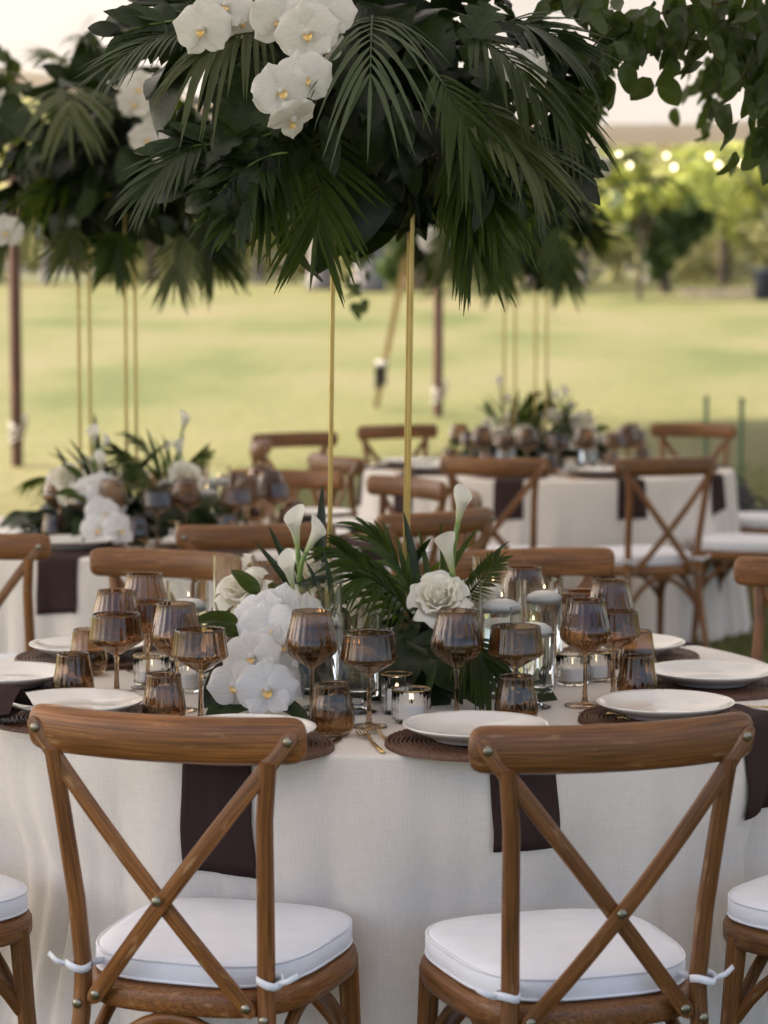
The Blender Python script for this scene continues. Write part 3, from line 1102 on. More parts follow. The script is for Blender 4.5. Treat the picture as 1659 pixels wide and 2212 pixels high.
def napkin(c, ang, hang, label, group, width=0.135, r_in=0.62, skew=0.0):
    me = napkin_mesh(RAD[id(c)], ang, width, hang, r_in, skew, int(ang * 7 + hang * 100))
    o = obj('napkin', me, None, (c.x, c.y, 0), (0, 0, R(ang)))
    sol = o.modifiers.new('cloth thickness', 'SOLIDIFY')
    sol.thickness = 0.0012
    sol.offset = 0
    tag(o, label, 'napkin', group)
    return o


def fork_mesh():
    mb = MB()
    pts = [(0, 0, 0.003), (0, 0.05, 0.003), (0, 0.11, 0.005), (0, 0.135, 0.011), (0, 0.148, 0.009)]
    mb.sweep(pts, ssec(0.0042, 0.0018, 2, 8), (0, 0, 1), [1.25, 1.1, 0.85, 0.8, 1.9])
    m2 = MB()
    P = []
    for (y, z, w) in ((0.143, 0.0095, 0.004), (0.150, 0.008, 0.0088), (0.160, 0.006, 0.0108), (0.166, 0.0055, 0.011)):
        for x in (-1, -0.33, 0.33, 1):
            P.append(V((x * w, y, z + 0.001 * x * x)))
    mb.grid(P, 4, 4)
    mb.grid([p - V((0, 0, 0.0012)) for p in P][::-1], 4, 4)
    for x in (-0.0096, -0.0032, 0.0032, 0.0096):
        mb.sweep([(x, 0.164, 0.005), (x, 0.185, 0.0045), (x * 0.96, 0.207, 0.009)], ssec(0.0021, 0.0010, 2, 6), (0, 0, 1), [1, 1, 0.4])
    return mb.mesh('fork', M_GOLD)


def knife_mesh():
    mb = MB()
    mb.sweep([(0, 0, 0.003), (0, 0.06, 0.003), (0, 0.125, 0.003)], ssec(0.0044, 0.0022, 2, 8), (0, 0, 1), [1.1, 1.05, 0.8])
    mb.sweep([(0, 0.122, 0.003), (0.0005, 0.14, 0.003), (0.001, 0.18, 0.003), (0, 0.205, 0.003), (-0.002, 0.222, 0.003)], ssec(0.0075, 0.0009, 2, 8), (0, 0, 1), [0.4, 0.95, 1.05, 0.85, 0.12])
    return mb.mesh('knife', M_GOLD)


ME_FORK, ME_KNIFE = fork_mesh(), knife_mesh()


def cutlery(kind, px, py, ang, label, group, z=TZ, Y=None):
    """(px, py): where the tip lies; ang: heading of the handle-to-tip direction from +Y towards +X, degrees"""
    tip = on(px, py, z)
    L = 0.207 if kind == 'fork' else 0.222
    a = R(ang)
    o = obj(kind, ME_FORK if kind == 'fork' else ME_KNIFE, None, (tip.x - L * sin(a), tip.y - L * cos(a), z + 0.0006), (0, 0, -a))
    tag(o, label, kind, group)
    return o


# ------------------------------------------------------------------ glassware
def shell(name, outer, inner, mat, ribs, amp, n=96, rspan=None):
    """closed glass wall: outer profile upward, then the inner one downward (ribbed inside)"""
    prof = outer + inner[::-1]
    lo = len(outer)
    mb = MB()
    mb.lathe(prof, n, ribs=ribs, amp=amp, span=rspan or (lo, lo + len(inner) - 2))
    return mb.mesh(name, mat)


def spline(pts, k=4):
    """Catmull-Rom through the profile points"""
    out = []
    P = [V((a, b, 0)) for a, b in pts]
    for i in range(len(P) - 1):
        p0, p1, p2, p3 = P[max(i - 1, 0)], P[i], P[i + 1], P[min(i + 2, len(P) - 1)]
        for j in range(k):
            t = j / k
            q = 0.5 * ((2 * p1) + (p2 - p0) * t + (2 * p0 - 5 * p1 + 4 * p2 - p3) * t * t + (3 * p1 - p0 - 3 * p2 + p3) * t ** 3)
            out.append((max(q.x, 0), q.y))
    out.append(pts[-1])
    return out


def inset(prof, t, cut=0):
    res = []
    for i, (r, z) in enumerate(prof):
        a, b_ = prof[max(i - 1, 0)], prof[min(i + 1, len(prof) - 1)]
        dx, dz = b_[0] - a[0], b_[1] - a[1]
        l = math.hypot(dx, dz) or 1
        res.append((max(r - t * dz / l, 0.0), z + t * dx / l))
    return res


def stem_parts(h0, h1, foot_r, mat):
    mb = MB()
    mb.lathe([(0, 0.0001), (foot_r * 0.97, 0.0001), (foot_r, 0.0012), (foot_r * 0.97, 0.0024), (foot_r * 0.5, 0.0040), (0.010, 0.0058), (0, 0.0062)], 64)
    foot = mb.mesh('foot', mat)
    mb = MB()
    mb.lathe([(0, 0.0064), (0.0080, 0.0064), (0.0058, 0.012), (0.0046, 0.03), (0.0040, (h0 + h1) * 0.5), (0.0040, h1 - 0.018), (0.0050, h1 - 0.007), (0.0066, h1 - 0.0006), (0, h1 - 0.0006)], 24)
    return foot, mb.mesh('stem', mat)


wb = spline([(0.0068, 0.104), (0.019, 0.1105), (0.036, 0.1225), (0.0480, 0.1345), (0.0516, 0.1455), (0.0505, 0.158), (0.0462, 0.175), (0.0415, 0.193), (0.0388, 0.206), (0.0378, 0.215)])
wi = inset(wb, 0.0014)
wi = [(0, 0.110)] + [p for p in wi if p[0] > 0.006 and p[1] > 0.1105] + [(0.0371, 0.2155)]
mb = MB()
mb.lathe([(0, 0.104)] + wb + wi[::-1], 176, ribs=22, amp=0.00055, span=(5, len(wb) + len(wi) - 4))
ME_WBOWL = mb.mesh('bowl', M_AMBER)
ME_WFOOT, ME_WSTEM = stem_parts(0.0, 0.104, 0.0415, M_AMBER)
cb = [(0.0066, 0.100), (0.014, 0.1035), (0.030, 0.1135), (0.046, 0.1225), (0.0530, 0.1280), (0.0545, 0.1315), (0.0540, 0.137), (0.0520, 0.150), (0.0498, 0.166), (0.0478, 0.183)]
cb = spline(cb, 3)
ci = inset(cb, 0.0014)
ci = [(0, 0.1055)] + [p for p in ci if p[0] > 0.006 and p[1] > 0.106] + [(0.0471, 0.1835)]
mb = MB()
mb.lathe([(0, 0.100)] + cb + ci[::-1], 176, ribs=22, amp=0.0006, span=(10, len(cb) + len(ci) - 8))
ME_CBOWL = mb.mesh('bowl', M_AMBER)
ME_CFOOT, ME_CSTEM = stem_parts(0.0, 0.100, 0.036, M_AMBER)
tb = spline([(0.0270, 0.0004), (0.0325, 0.0035), (0.0385, 0.014), (0.0413, 0.027), (0.0412, 0.038), (0.0385, 0.057), (0.0345, 0.078), (0.0318, 0.100)])
ti = inset(tb, 0.0015)
ti = [(0, 0.0075), (0.024, 0.0078)] + [p for p in ti if p[1] > 0.0115] + [(0.0309, 0.1004)]
mb = MB()
mb.lathe([(0, 0.0004)] + tb + ti[::-1], 128, ribs=16, amp=0.00065, span=(8, len(tb) + len(ti) - 3))
ME_TUMB = mb.mesh('amber_tumbler', M_AMBER)


def wine(loc, label, group, rz=0.0):
    t = thing('wine_glass', label, 'wine glass', loc, rz, group)
    obj('bowl', ME_WBOWL, t)
    obj('stem', ME_WSTEM, t)
    obj('foot', ME_WFOOT, t)
    return t


def coupe(loc, label, group, rz=0.0):
    t = thing('coupe_glass', label, 'coupe glass', loc, rz, group)
    obj('bowl', ME_CBOWL, t)
    obj('stem', ME_CSTEM, t)
    obj('foot', ME_CFOOT, t)
    return t


def tumbler(loc, label, group, rz=0.0):
    o = obj('tumbler', ME_TUMB, None, loc, (0, 0, rz))
    return tag(o, label, 'tumbler', group)


def flame_mesh(h):
    mb = MB()
    mb.lathe([(0, 0), (h * 0.16, h * 0.12), (h * 0.2, h * 0.3), (h * 0.12, h * 0.65), (0, h)], 12)
    return mb.mesh('flame', M_FLAME)


ME_FLAME = flame_mesh(0.011)
mb = MB()
mb.tube([(0, 0, 0), (0.0004, 0, 0.004), (0.001, 0, 0.008)], 0.0008, 5)
ME_WICK = mb.mesh('wick', M_BLACK)
VOT = {}


def votive(loc, r, h, label, group, lit=True):
    key = (r, h)
    if key not in VOT:
        mb = MB()
        outer = [(r * 0.90, 0.0003), (r * 0.95, 0.002), (r, 0.010), (r, h - 0.003), (r, h)]
        inner = [(0, 0.008), (r * 0.90, 0.008), (r - 0.0026, 0.011), (r - 0.0022, h * 0.5), (r - 0.0020, h)]
        mb.lathe([(0, 0.0003)] + outer + inner[::-1], 144, ribs=24, amp=0.0008, span=(3, 5))
        glass = mb.mesh('ribbed_glass', M_VOTIVE)
        mb = MB()
        mb.lathe([(r - 0.0030, h + 0.0002), (r + 0.0009, h + 0.0002), (r + 0.0009, h + 0.0022), (r - 0.0030, h + 0.0022), (r - 0.0030, h + 0.0002)], 72)
        rim = sharp(mb.mesh('gold_rim', M_GOLD))
        mb = MB()
        rc = r * 0.74
        mb.lathe([(0, 0.0085), (rc, 0.0085), (rc, h * 0.52), (rc * 0.9, h * 0.56), (rc * 0.5, h * 0.54), (0, h * 0.53)], 32)
        cd = sharp(mb.mesh('candle', M_WAX))
        VOT[key] = (glass, rim, cd)
    glass, rim, cd = VOT[key]
    t = thing('votive_holder', label, 'candle holder', loc, 0, group)
    obj('ribbed_glass', glass, t)
    obj('gold_rim', rim, t)
    c = obj('candle', cd, t)
    obj('wick', ME_WICK, c, (0, 0, h * 0.53))
    obj('flame', ME_FLAME, c, (0, 0, h * 0.53 + 0.005), sc=0.8)
    return t


mb = MB()
mb.lathe([(0, 0), (0.024, 0.001), (0.036, 0.008), (0.0385, 0.014), (0.036, 0.020), (0.024, 0.027), (0.01, 0.0295), (0, 0.029)], 40)
ME_FLOAT = mb.mesh('floating_candle', M_WAX)


def vase(loc, r, h, level, label, group, float_=True, clabel=None):
    """footed clear cylinder with water to LEVEL (fraction) and a floating candle"""
    t = thing('cylinder_vase', label, 'vase', loc, 0, group)
    z0 = 0.034
    mb = MB()
    mb.lathe([(0, z0), (r * 0.96, z0), (r, z0 + 0.004), (r, h), (r - 0.0022, h), (r - 0.0022, z0 + 0.013), (r - 0.006, z0 + 0.010), (0, z0 + 0.010)], 72)
    obj('cylinder', sharp(mb.mesh('cylinder', M_CLEAR), 40), t)
    mb = MB()
    mb.lathe([(0, 0.0003), (r * 0.86, 0.0003), (r * 0.88, 0.002), (r * 0.5, 0.006), (0.013, 0.011), (0.011, 0.02), (0.013, z0 - 0.0006), (0, z0 - 0.0006)], 48)
    obj('foot', mb.mesh('foot', M_CLEAR), t)
    zw = z0 + 0.0105 + (h - z0 - 0.011) * level
    mb = MB()
    ri = r - 0.0026
    mb.lathe([(0, z0 + 0.0108), (ri - 0.004, z0 + 0.0108), (ri, z0 + 0.0135), (ri, zw), (0, zw)], 56)
    obj('water', sharp(mb.mesh('water', M_WATER), 40), t)
    if float_:
        c = thing('floating_candle', clabel, 'candle', (loc[0] + 0.002, loc[1] - 0.001, loc[2] + zw - 0.010), 0, 'white floating candles in the vases')
        obj('wax', ME_FLOAT, c)
        obj('wick', ME_WICK, c, (0, 0, 0.029))
        obj('flame', ME_FLAME, c, (0, 0, 0.034), sc=0.9)
    return t


# ---- front table
gp, gm, gn = 'white dinner plates on the front table', 'dark rattan placemats on the front table', 'plum brown napkins on the front table'
Z1 = TZ + 0.0006
sett = [  # plate px, py of the rim centre, what singles it out
    (524, 1573, 'behind the front left chair rail', -16.5),
    (1028, 1566, 'between the two front chairs, gold forks on its left', 18.5),
    (1436, 1517, 'behind the front right chair rail', 58),
    (1536, 1449, 'cut by the right edge, third from the front right', 95),
    (1352, 1387, 'farthest at right, half hidden by two tumblers', 130),
    (163, 1514, 'at the left edge with a folded napkin on it', -58),
    (12, 1453, 'cut by the left edge, behind the napkin plate', -95),
    (192, 1391, 'farthest at left, behind the light tumbler', -128)]
for i, (px, py, w, ang) in enumerate(sett):
    p = on(px, py, TZ + 0.038)
    o = obj('rattan_placemat', ME_MAT, None, (p.x, p.y, Z1), (0, 0, i * 0.7))
    tag(o, 'dark rattan placemat under the plate ' + w, 'placemat', gm)
    o = obj('dinner_plate', ME_PLATE, None, (p.x, p.y, TZ + 0.0128), (0, 0, i))
    tag(o, 'white dinner plate ' + w, 'plate', gp)
napkin(C1, -18.8, 0.228, 'plum brown napkin hanging over the cloth behind the front left chair back', gn, 0.133)
napkin(C1, 16.5, 0.178, 'plum brown napkin hanging over the cloth behind the front right chair back', gn, 0.125, skew=0.012)
napkin(C1, 55, 0.185, 'plum brown napkin draped off the table at the right edge beside the front right chair', gn, 0.15, r_in=0.60, skew=0.02)
napkin(C1, 128, 0.16, 'plum brown napkin under the farthest right plate, its end showing past the mat', gn, 0.15)
napkin(C1, -127, 0.16, 'plum brown napkin under the farthest left plate, its corner pointing left', gn, 0.17)
# the folded napkin lying on the left plate
mb = MB()
P = []
for i in range(9):
    for j in range(7):
        u, v = i / 8, j / 6 - 0.5
        z = 0.012 + 0.045 * (1 - abs(v * 2)) ** 0.8 * (0.5 + 0.5 * u) * (1 - 0.15 * sin(u * 7)) + 0.004 * sin(u * 9 + v * 4)
        P.append(V((0.19 * u - 0.125, 0.13 * v, z)))
mb.grid(P, 9, 7)
mb.grid([V((p.x, p.y, 0.004 + p.z * 0.12)) for p in P][::-1], 9, 7)
p = on(58, 1535, TZ + 0.03)
o = obj('napkin', mb.mesh('folded_napkin', M_NAPKIN), None, (p.x - 0.07, p.y - 0.01, TZ + 0.024), (0, 0, R(-12)))
tag(o, 'plum brown napkin folded on top of the left edge plate', 'napkin', gn)
gf = 'gold forks and knives on the front table'
cutlery('fork', 779, 1586, -12, 'gold fork left of the front middle plate, outer of the pair', gf)
cutlery('fork', 796, 1575, -15, 'gold fork left of the front middle plate, inner of the pair', gf)
cutlery('knife', 739, 1596, 18, 'gold knife lying beside the mat of the front left plate', gf)
cutlery('fork', 1250, 1548, -68, 'gold fork nearer the camera beside the front right plate', gf)
cutlery('fork', 1272, 1556, -64, 'gold fork farther in beside the front right plate', gf)
cutlery('knife', 1505, 1502, -84, 'gold knife at the right edge, upper of two between the right plates', gf)
cutlery('knife', 1540, 1527, -80, 'gold knife at the right edge, lower of two by the front right plate', gf)

gw, gc, gt = 'amber wine glasses on the front table', 'amber coupe glasses on the front table', 'amber tumblers on the front table'


def by_rim(px, py, h):
    p = on(px, py, TZ + h)
    return (p.x, p.y, TZ + 0.0008)


for px, py, lab in [
        (673, 1320, 'amber wine glass standing in front of the orchids, left of the gold stand'),
        (987, 1320, 'amber wine glass in front of the large white rose'),
        (1265, 1296, 'amber wine glass right of the clear vases, its whole foot in view'),
        (1319, 1255, 'tall amber wine glass just behind the right front one, before the grass'),
        (380, 1304, 'amber wine glass behind the coupe left of the orchids'),
        (250, 1276, 'amber wine glass behind the leftmost coupe'),
        (312, 1240, 'amber wine glass farthest back at left, against the chair rail'),
        (1133, 1226, 'amber wine glass at the back, between two candle vases at right'),
        (578, 1216, 'amber wine glass at the back, behind the white rose left of the callas')]:
    wine(by_rim(px, py, 0.215), lab, gw, px * 0.1)
for px, py, lab in [
        (797, 1366, 'amber coupe glass in the middle of the table right of the front wine glass'),
        (1114, 1353, 'amber coupe glass before the clear candle vases at right'),
        (432, 1359, 'amber coupe glass left of the orchids'),
        (251, 1327, 'leftmost amber coupe glass, before the farthest left plate'),
        (1326, 1319, 'amber coupe glass half hidden behind the right wine glass'),
        (1262, 1276, 'small looking amber coupe glass at the back right, rim between two wine glasses'),
        (318, 1300, 'amber coupe glass at the back left, inside the outline of the farthest wine glass')]:
    coupe(by_rim(px, py, 0.183), lab, gc, px * 0.13)
for px, py, lab in [
        (718, 1476, 'amber tumbler at the front edge before the orchids, by the gold forks'),
        (1115, 1460, 'amber tumbler behind the front middle plate'),
        (354, 1456, 'amber tumbler behind the front left chair rail'),
        (1377, 1416, 'amber tumbler between the front right plate and the one behind'),
        (1376, 1363, 'paler amber tumbler before the farthest right plate'),
        (158, 1412, 'amber tumbler beside the left edge plates, dark inside'),
        (190, 1360, 'light amber tumbler before the farthest left plate')]:
    tumbler(by_rim(px, py, 0.1), lab, gt, px * 0.17)
gv = 'ribbed votive holders on the front table'
for px, py, r, h, lab in [
        (888, 1490, 0.0375, 0.064, 'ribbed votive with gold rim nearest the camera, lit candle inside'),
        (857, 1457, 0.0305, 0.078, 'narrow ribbed votive just behind the nearest one'),
        (327, 1418, 0.0380, 0.062, 'ribbed votive between the left wine glasses and the tumbler'),
        (404, 1424, 0.0340, 0.068, 'ribbed votive behind the coupe stem left of the orchids'),
        (1238, 1414, 0.0360, 0.064, 'ribbed votive behind the stem of the right wine glass'),
        (1289, 1409, 0.0340, 0.062, 'ribbed votive showing its flame between two right glass stems')]:
    votive(by_rim(px, py, h), r, h, lab, gv)
gy = 'clear footed cylinder vases on the front table'
for px, py, r, h, lev, fl, lab, cl in [
        (772, 1327, 0.0435, 0.196, 0.46, True, 'clear footed vase in front of the palm leaves, bubbles of water low in it', 'white floating candle seen through the middle coupe, in the front clear vase'),
        (688, 1264, 0.0465, 0.250, 0.62, True, 'clear footed vase behind the front wine glass, by the left gold pole', 'white floating candle behind the front wine glass rim'),
        (505, 1200, 0.0450, 0.262, 0.55, False, 'tall clear vase at the back left behind the white rose', None),
        (405, 1255, 0.0455, 0.212, 0.66, True, 'clear vase at left above the coupe, before the chair rail', 'white floating candle in the left clear vase'),
        (1082, 1251, 0.0445, 0.245, 0.70, True, 'clear vase right of the large rose, left one of the candle pair', 'white floating candle right of the large rose, left one of the pair'),
        (1174, 1252, 0.0430, 0.212, 0.74, True, 'clear vase behind at right, right one of the candle pair', 'white floating candle right one of the pair, before the chair rail'),
        (1150, 1315, 0.0450, 0.200, 0.70, True, 'clear footed vase nearest at right, above the middle tumbler', 'white floating candle low in the nearest right vase'),
        (1060, 1203, 0.0420, 0.235, 0.60, True, 'clear vase farthest back at right, before the chair rail', 'white floating candle in the farthest back vase at right')]:
    vase(by_rim(px, py, h), r, h, lev, lab, gy, fl, cl)

# ---- the two tables behind: settings shared in look, seen out of focus
SEAT = {-18: 'near left seat', 18: 'near right seat', 54: 'front right seat', 90: 'right hand seat', -54: 'front left seat', -90: 'left hand seat', 126: 'rear right seat', 162: 'far right seat', -160: 'far left seat'}


def back_table(c, angs, where, seed):
    r = random.Random(seed)
    for a in angs:
        t = R(a)
        st = ' at the %s of %s' % (SEAT[a], where)
        u, v = V((sin(t), -cos(t))), V((cos(t), sin(t)))
        p = c + u * 0.68
        o = obj('rattan_placemat', ME_MAT, None, (p.x, p.y, Z1))
        tag(o, 'dark rattan placemat' + st, 'placemat', 'placemats on ' + where)
        o = obj('dinner_plate', ME_PLATE, None, (p.x, p.y, TZ + 0.0128))
        tag(o, 'white dinner plate' + st, 'plate', 'plates on ' + where)
        napkin(c, a + 3, 0.17, 'plum brown napkin hanging' + st, 'napkins on ' + where)
        q = c + u * (0.47 + r.uniform(-0.02, 0.02)) + v * 0.13
        tumbler((q.x, q.y, TZ + 0.0008), 'amber tumbler' + st, 'tumblers on ' + where)
        q = c + u * (0.42 + r.uniform(-0.02, 0.02)) + v * (0.01 + r.uniform(-0.02, 0.02))
        wine((q.x, q.y, TZ + 0.0008), 'amber wine glass' + st, 'wine glasses on ' + where)
        q = c + u * (0.40 + r.uniform(-0.02, 0.02)) + v * (0.17 + r.uniform(-0.02, 0.02))
        coupe((q.x, q.y, TZ + 0.0008), 'amber coupe glass' + st, 'coupes on ' + where)
        for k, off, io in ((0, -0.16, 'inner'), (1, -0.185, 'outer')):
            q = c + u * 0.80 + v * off
            o = obj('fork', ME_FORK, None, (q.x, q.y, TZ + 0.0012), (0, 0, t + PI + PI))
            tag(o, io + ' gold fork' + st, 'fork', 'forks on ' + where)
    for a, wh in ((15, 'nearest the camera'), (75, 'at the right of the flowers'), (140, 'behind the flowers at right'), (205, 'behind the flowers at left'), (280, 'at the left of the flowers'), (330, 'in front of the flowers at left')):
        t = R(a + r.uniform(-8, 8))
        q = c + V((sin(t), -cos(t))) * 0.30
        votive((q.x, q.y, TZ + 0.0008), 0.036, 0.064, 'ribbed votive ' + wh + ' on ' + where, 'votives on ' + where)
    for a, h, wh in ((50, 0.2, 'front right'), (120, 0.23, 'rear right'), (-60, 0.2, 'front left'), (-110, 0.24, 'rear left'), (175, 0.21, 'farthest back')):
        t = R(a)
        q = c + V((sin(t), -cos(t))) * 0.24
        vase((q.x, q.y, TZ + 0.0008), 0.044, h, 0.65, 'clear footed vase, ' + wh + ' of the flowers on ' + where, 'clear vases on ' + where, True, 'white floating candle in the ' + wh + ' vase on ' + where)


back_table(C2, (-18, 18, 54, 90, -54, 162, 126), 'the left middle table', 5)
back_table(C3, (-18, 18, 54, 90, -54, -90, 162, -160), 'the far right table', 6)

# ------------------------------------------------------------------ leaves, fronds, blossoms
def leaf_mesh(name, mat, w, curl, fold, wave, e=1.0, nu=9, lobes=0, seed=0):
    """unit leaf along +Y, tip at 1, width w, with a midrib fold and a drooping curl"""
    mb = MB()
    P = []
    for i in range(nu):
        t = i / (nu - 1)
        wd = w * 0.5 * (sin(PI * t ** e) ** 0.75 if 0 < t < 1 else 0.0) + 0.004
        if lobes and 0 < i < nu - 1:
            wd *= 0.45 + 0.55 * abs(cos(PI * lobes * t)) ** 0.6
        th = curl * t
        y = sin(th) / curl if abs(curl) > 1e-3 else t
        z = -(1 - cos(th)) / curl if abs(curl) > 1e-3 else 0
        for u in (-1, -0.5, 0, 0.5, 1):
            P.append(V((u * wd, y, z + fold * abs(u) * wd + wave * sin(t * 9 + u * 2 + seed) * abs(u) * w)))
    mb.grid(P, nu, 5)
    return mb.mesh(name, mat)


LEAF = [leaf_mesh('leaf', M_LEAF, 0.40, 0.9, 0.25, 0.05, 0.85, seed=1), leaf_mesh('leaf', M_LEAF, 0.34, 0.3, 0.35, 0.07, 0.8, seed=2), leaf_mesh('leaf', M_LEAF, 0.46, 1.4, 0.2, 0.06, 0.9, seed=3)]
LEAFP = [leaf_mesh('leaf', M_PALM, 0.40, 0.7, 0.25, 0.05, 0.85, seed=4)]
BROAD = [leaf_mesh('broad_leaf', M_LEAF, 0.62, 0.8, 0.22, 0.06, 0.62, 12, seed=5), leaf_mesh('broad_leaf', M_LEAF, 0.72, 1.2, 0.15, 0.08, 0.6, 12, seed=6)]
LOBED = [leaf_mesh('monstera_leaf', M_LEAF, 0.62, 1.1, 0.3, 0.05, 0.6, 41, lobes=5, seed=7), leaf_mesh('monstera_leaf', M_LEAF, 0.52, 0.8, 0.35, 0.05, 0.6, 41, lobes=6, seed=8)]
STRAP = [leaf_mesh('strap_leaf', M_PALM, 0.085, 0.8, 0.5, 0.02, 0.55, 12, seed=9), leaf_mesh('strap_leaf', M_PALM, 0.10, 1.5, 0.5, 0.02, 0.6, 12, seed=10), leaf_mesh('strap_leaf', M_LEAF, 0.11, 0.35, 0.5, 0.02, 0.6, 12, seed=12)]
VINE = [leaf_mesh('leaf', M_FRESH, 0.62, 0.6, 0.22, 0.06, 0.68, 9, seed=13), leaf_mesh('leaf', M_FRESH, 0.52, 1.0, 0.3, 0.08, 0.72, 9, seed=14), leaf_mesh('leaf', M_FRESH, 0.46, -0.5, 0.4, 0.08, 0.75, 9, seed=15)]


def frond_mesh(base_, tip, nrm, sag, ll, n, w, ang, droop, mat, seed):
    """pinnate palm frond: arching rachis, narrow folded leaflets that droop towards their tips"""
    r = random.Random(seed)
    base_, tip, nrm = V(base_), V(tip), V(nrm).normalized()
    mid = (base_ + tip) / 2 + nrm * sag
    B_ = lambda t: base_ * (1 - t) ** 2 + mid * 2 * t * (1 - t) + tip * t * t
    D_ = lambda t: ((mid - base_) * (1 - t) + (tip - mid) * t).normalized()
    mb = MB()
    mb.tube([B_(i / 10) for i in range(11)], [0.0032 - 0.0024 * i / 10 for i in range(11)], 6)
    prof = [0.30, 0.85, 1.0, 0.85, 0.55, 0.06]

    def leaflet(p, d, nn, L, ww, dr):
        wd = d.cross(nn).normalized()
        P = []
        bend = V((r.uniform(-1, 1), r.uniform(-1, 1), 0)) * 0.06
        for k in range(6):
            s = k / 5
            c = p + d * (L * s) + V((0, 0, -1)) * (dr * L * s * s) + bend * L * s * s
            h = ww * prof[k]
            P += [c - wd * h, c - nn * (h * 0.35), c + wd * h]
        mb.grid(P, 6, 3)
    for i in range(n):
        t = 0.10 + 0.88 * i / (n - 1)
        p, T = B_(t), D_(t)
        side = T.cross(nrm).normalized()
        nn = side.cross(T).normalized()
        for s in (-1, 1):
            L = ll * (0.45 + 0.55 * sin(PI * (0.12 + 0.72 * t))) * r.uniform(0.86, 1.12)
            a = ang * (1.0 - 0.62 * t) * r.uniform(0.9, 1.1)
            d = (T * cos(a) + side * (s * sin(a)) + nn * r.uniform(0.02, 0.22)).normalized()
            leaflet(p, d, nn, L, w * r.uniform(0.85, 1.15), droop * r.uniform(0.7, 1.3))
    leaflet(B_(1.0), D_(1.0), nrm, ll * 0.6, w * 0.8, droop)
    return mb.mesh('palm_frond', mat)


# ---- orchid
def petal_mesh(name, mat, L, W, cup, e, wave, seed, tipw=0.0):
    mb = MB()
    P = []
    nu, nv = 9, 9
    for i in range(nu):
        t = i / (nu - 1)
        wd = W * 0.5 * max(0.06, (1 - abs(2 * t ** e - 1) ** 2.3)) ** 0.55
        if i == nu - 1:
            wd = W * (0.10 + tipw)
        for j in range(nv):
            u = j / (nv - 1) * 2 - 1
            y = L * (t - 0.10 * u * u * (t > 0.7) * (t - 0.7) * 3)
            z = cup * L * (t - t * t * 1.5) - 0.10 * W * u * u * (0.3 + t) + wave * L * sin(5 * t + 3 * u + seed) * abs(u) * t
            P.append(V((u * wd, y, z)))
    mb.grid(P, nu, nv)
    return mb.mesh(name, mat)


ORP = [petal_mesh('petal', M_PETAL, 0.053, 0.071, 0.14, 0.72, 0.05, 1), petal_mesh('petal', M_PETAL, 0.053, 0.071, 0.05, 0.72, 0.055, 3)]
ORS = [petal_mesh('sepal', M_PETAL, 0.050, 0.044, 0.10, 0.85, 0.03, 5), petal_mesh('sepal', M_PETAL, 0.049, 0.042, 0.02, 0.85, 0.04, 7)]
mb = MB()
mb.lathe([(0, -0.004), (0.0055, 0.0), (0.0060, 0.006), (0.0045, 0.012), (0, 0.0145)], 14)
ME_COLUMN = mb.mesh('orchid_bloom', M_PETAL)
mb = MB()
P = []
for i in range(7):
    t = i / 6
    wd = 0.0075 * (0.5 + 1.1 * sin(PI * min(1, t * 1.1))) * (1 - 0.6 * t * t)
    for u in (-1, -0.5, 0, 0.5, 1):
        P.append(V((u * wd, -0.004 - 0.019 * t, 0.006 + 0.012 * sin(PI * t * 0.8) + 0.004 * abs(u))))
mb.grid(P, 7, 5)
for s in (-1, 1):
    mb.grid([V((s * (0.004 + 0.008 * v), -0.004 - 0.004 * u + 0.004 * v, 0.004 + 0.011 * u)) for u in (0, 0.5, 1) for v in (0, 0.5, 1)], 3, 3)
ME_LIP = mb.mesh('lip', M_LIP)


def orchid(parent, pos, face, up=(0, 0, 1), sc=1.0, seed=0):
    """phalaenopsis blossom: two broad petals, three sepals, a column and a yellow lip; faces along FACE"""
    r = random.Random(seed)
    f = V(face).normalized()
    u = V(up) - f * V(up).dot(f)
    b_ = obj('orchid_bloom', ME_COLUMN, parent, mtx=orient(pos, u, f, sc))
    for a, me, z in ((-78, ORP[0], 0.002), (78, ORP[1], 0.002), (0, ORS[0], -0.001), (138, ORS[1], -0.003), (-138, ORS[1], -0.003)):
        aa = R(a + r.uniform(-7, 7))
        tilt = r.uniform(-0.2, 0.38)
        m_ = Matrix.Translation((0, 0, z)) @ Matrix.Rotation(aa, 4, 'Z') @ Matrix.Rotation(tilt, 4, 'X')
        obj('petal' if abs(a) == 78 else 'sepal', me, b_, mtx=m_)
    obj('lip', ME_LIP, b_, mtx=Matrix.Diagonal((0.72, 0.72, 0.8, 1)))
    return b_


# ---- rose
def rose_petal_mesh(hgt, rad, spread, open_, curl, seed):
    mb = MB()
    P = []
    nu, nv = 8, 9
    for i in range(nu):
        v = i / (nu - 1)
        for j in range(nv):
            u = j / (nv - 1) * 2 - 1
            edge = (1 - 0.20 * abs(u) ** 2.5)
            h = hgt * (v * edge)
            rr = rad * (0.25 + 0.75 * sin(min(v * 1.35, 1) * PI / 2)) + open_ * v * v + curl * max(0, v - 0.72) ** 1.3 * (1 + 0.5 * abs(u)) + 0.0016 * sin(u * 5 + seed) * v
            a = spread * u * (0.55 + 0.45 * sin(PI * min(1, v * 0.9 + 0.15)))
            P.append(V((rr * sin(a), rr * cos(a), h - curl * 0.9 * max(0, v - 0.80) * (1 + abs(u)))))
    mb.grid(P, nu, nv)
    return mb.mesh('petal', M_ROSE)


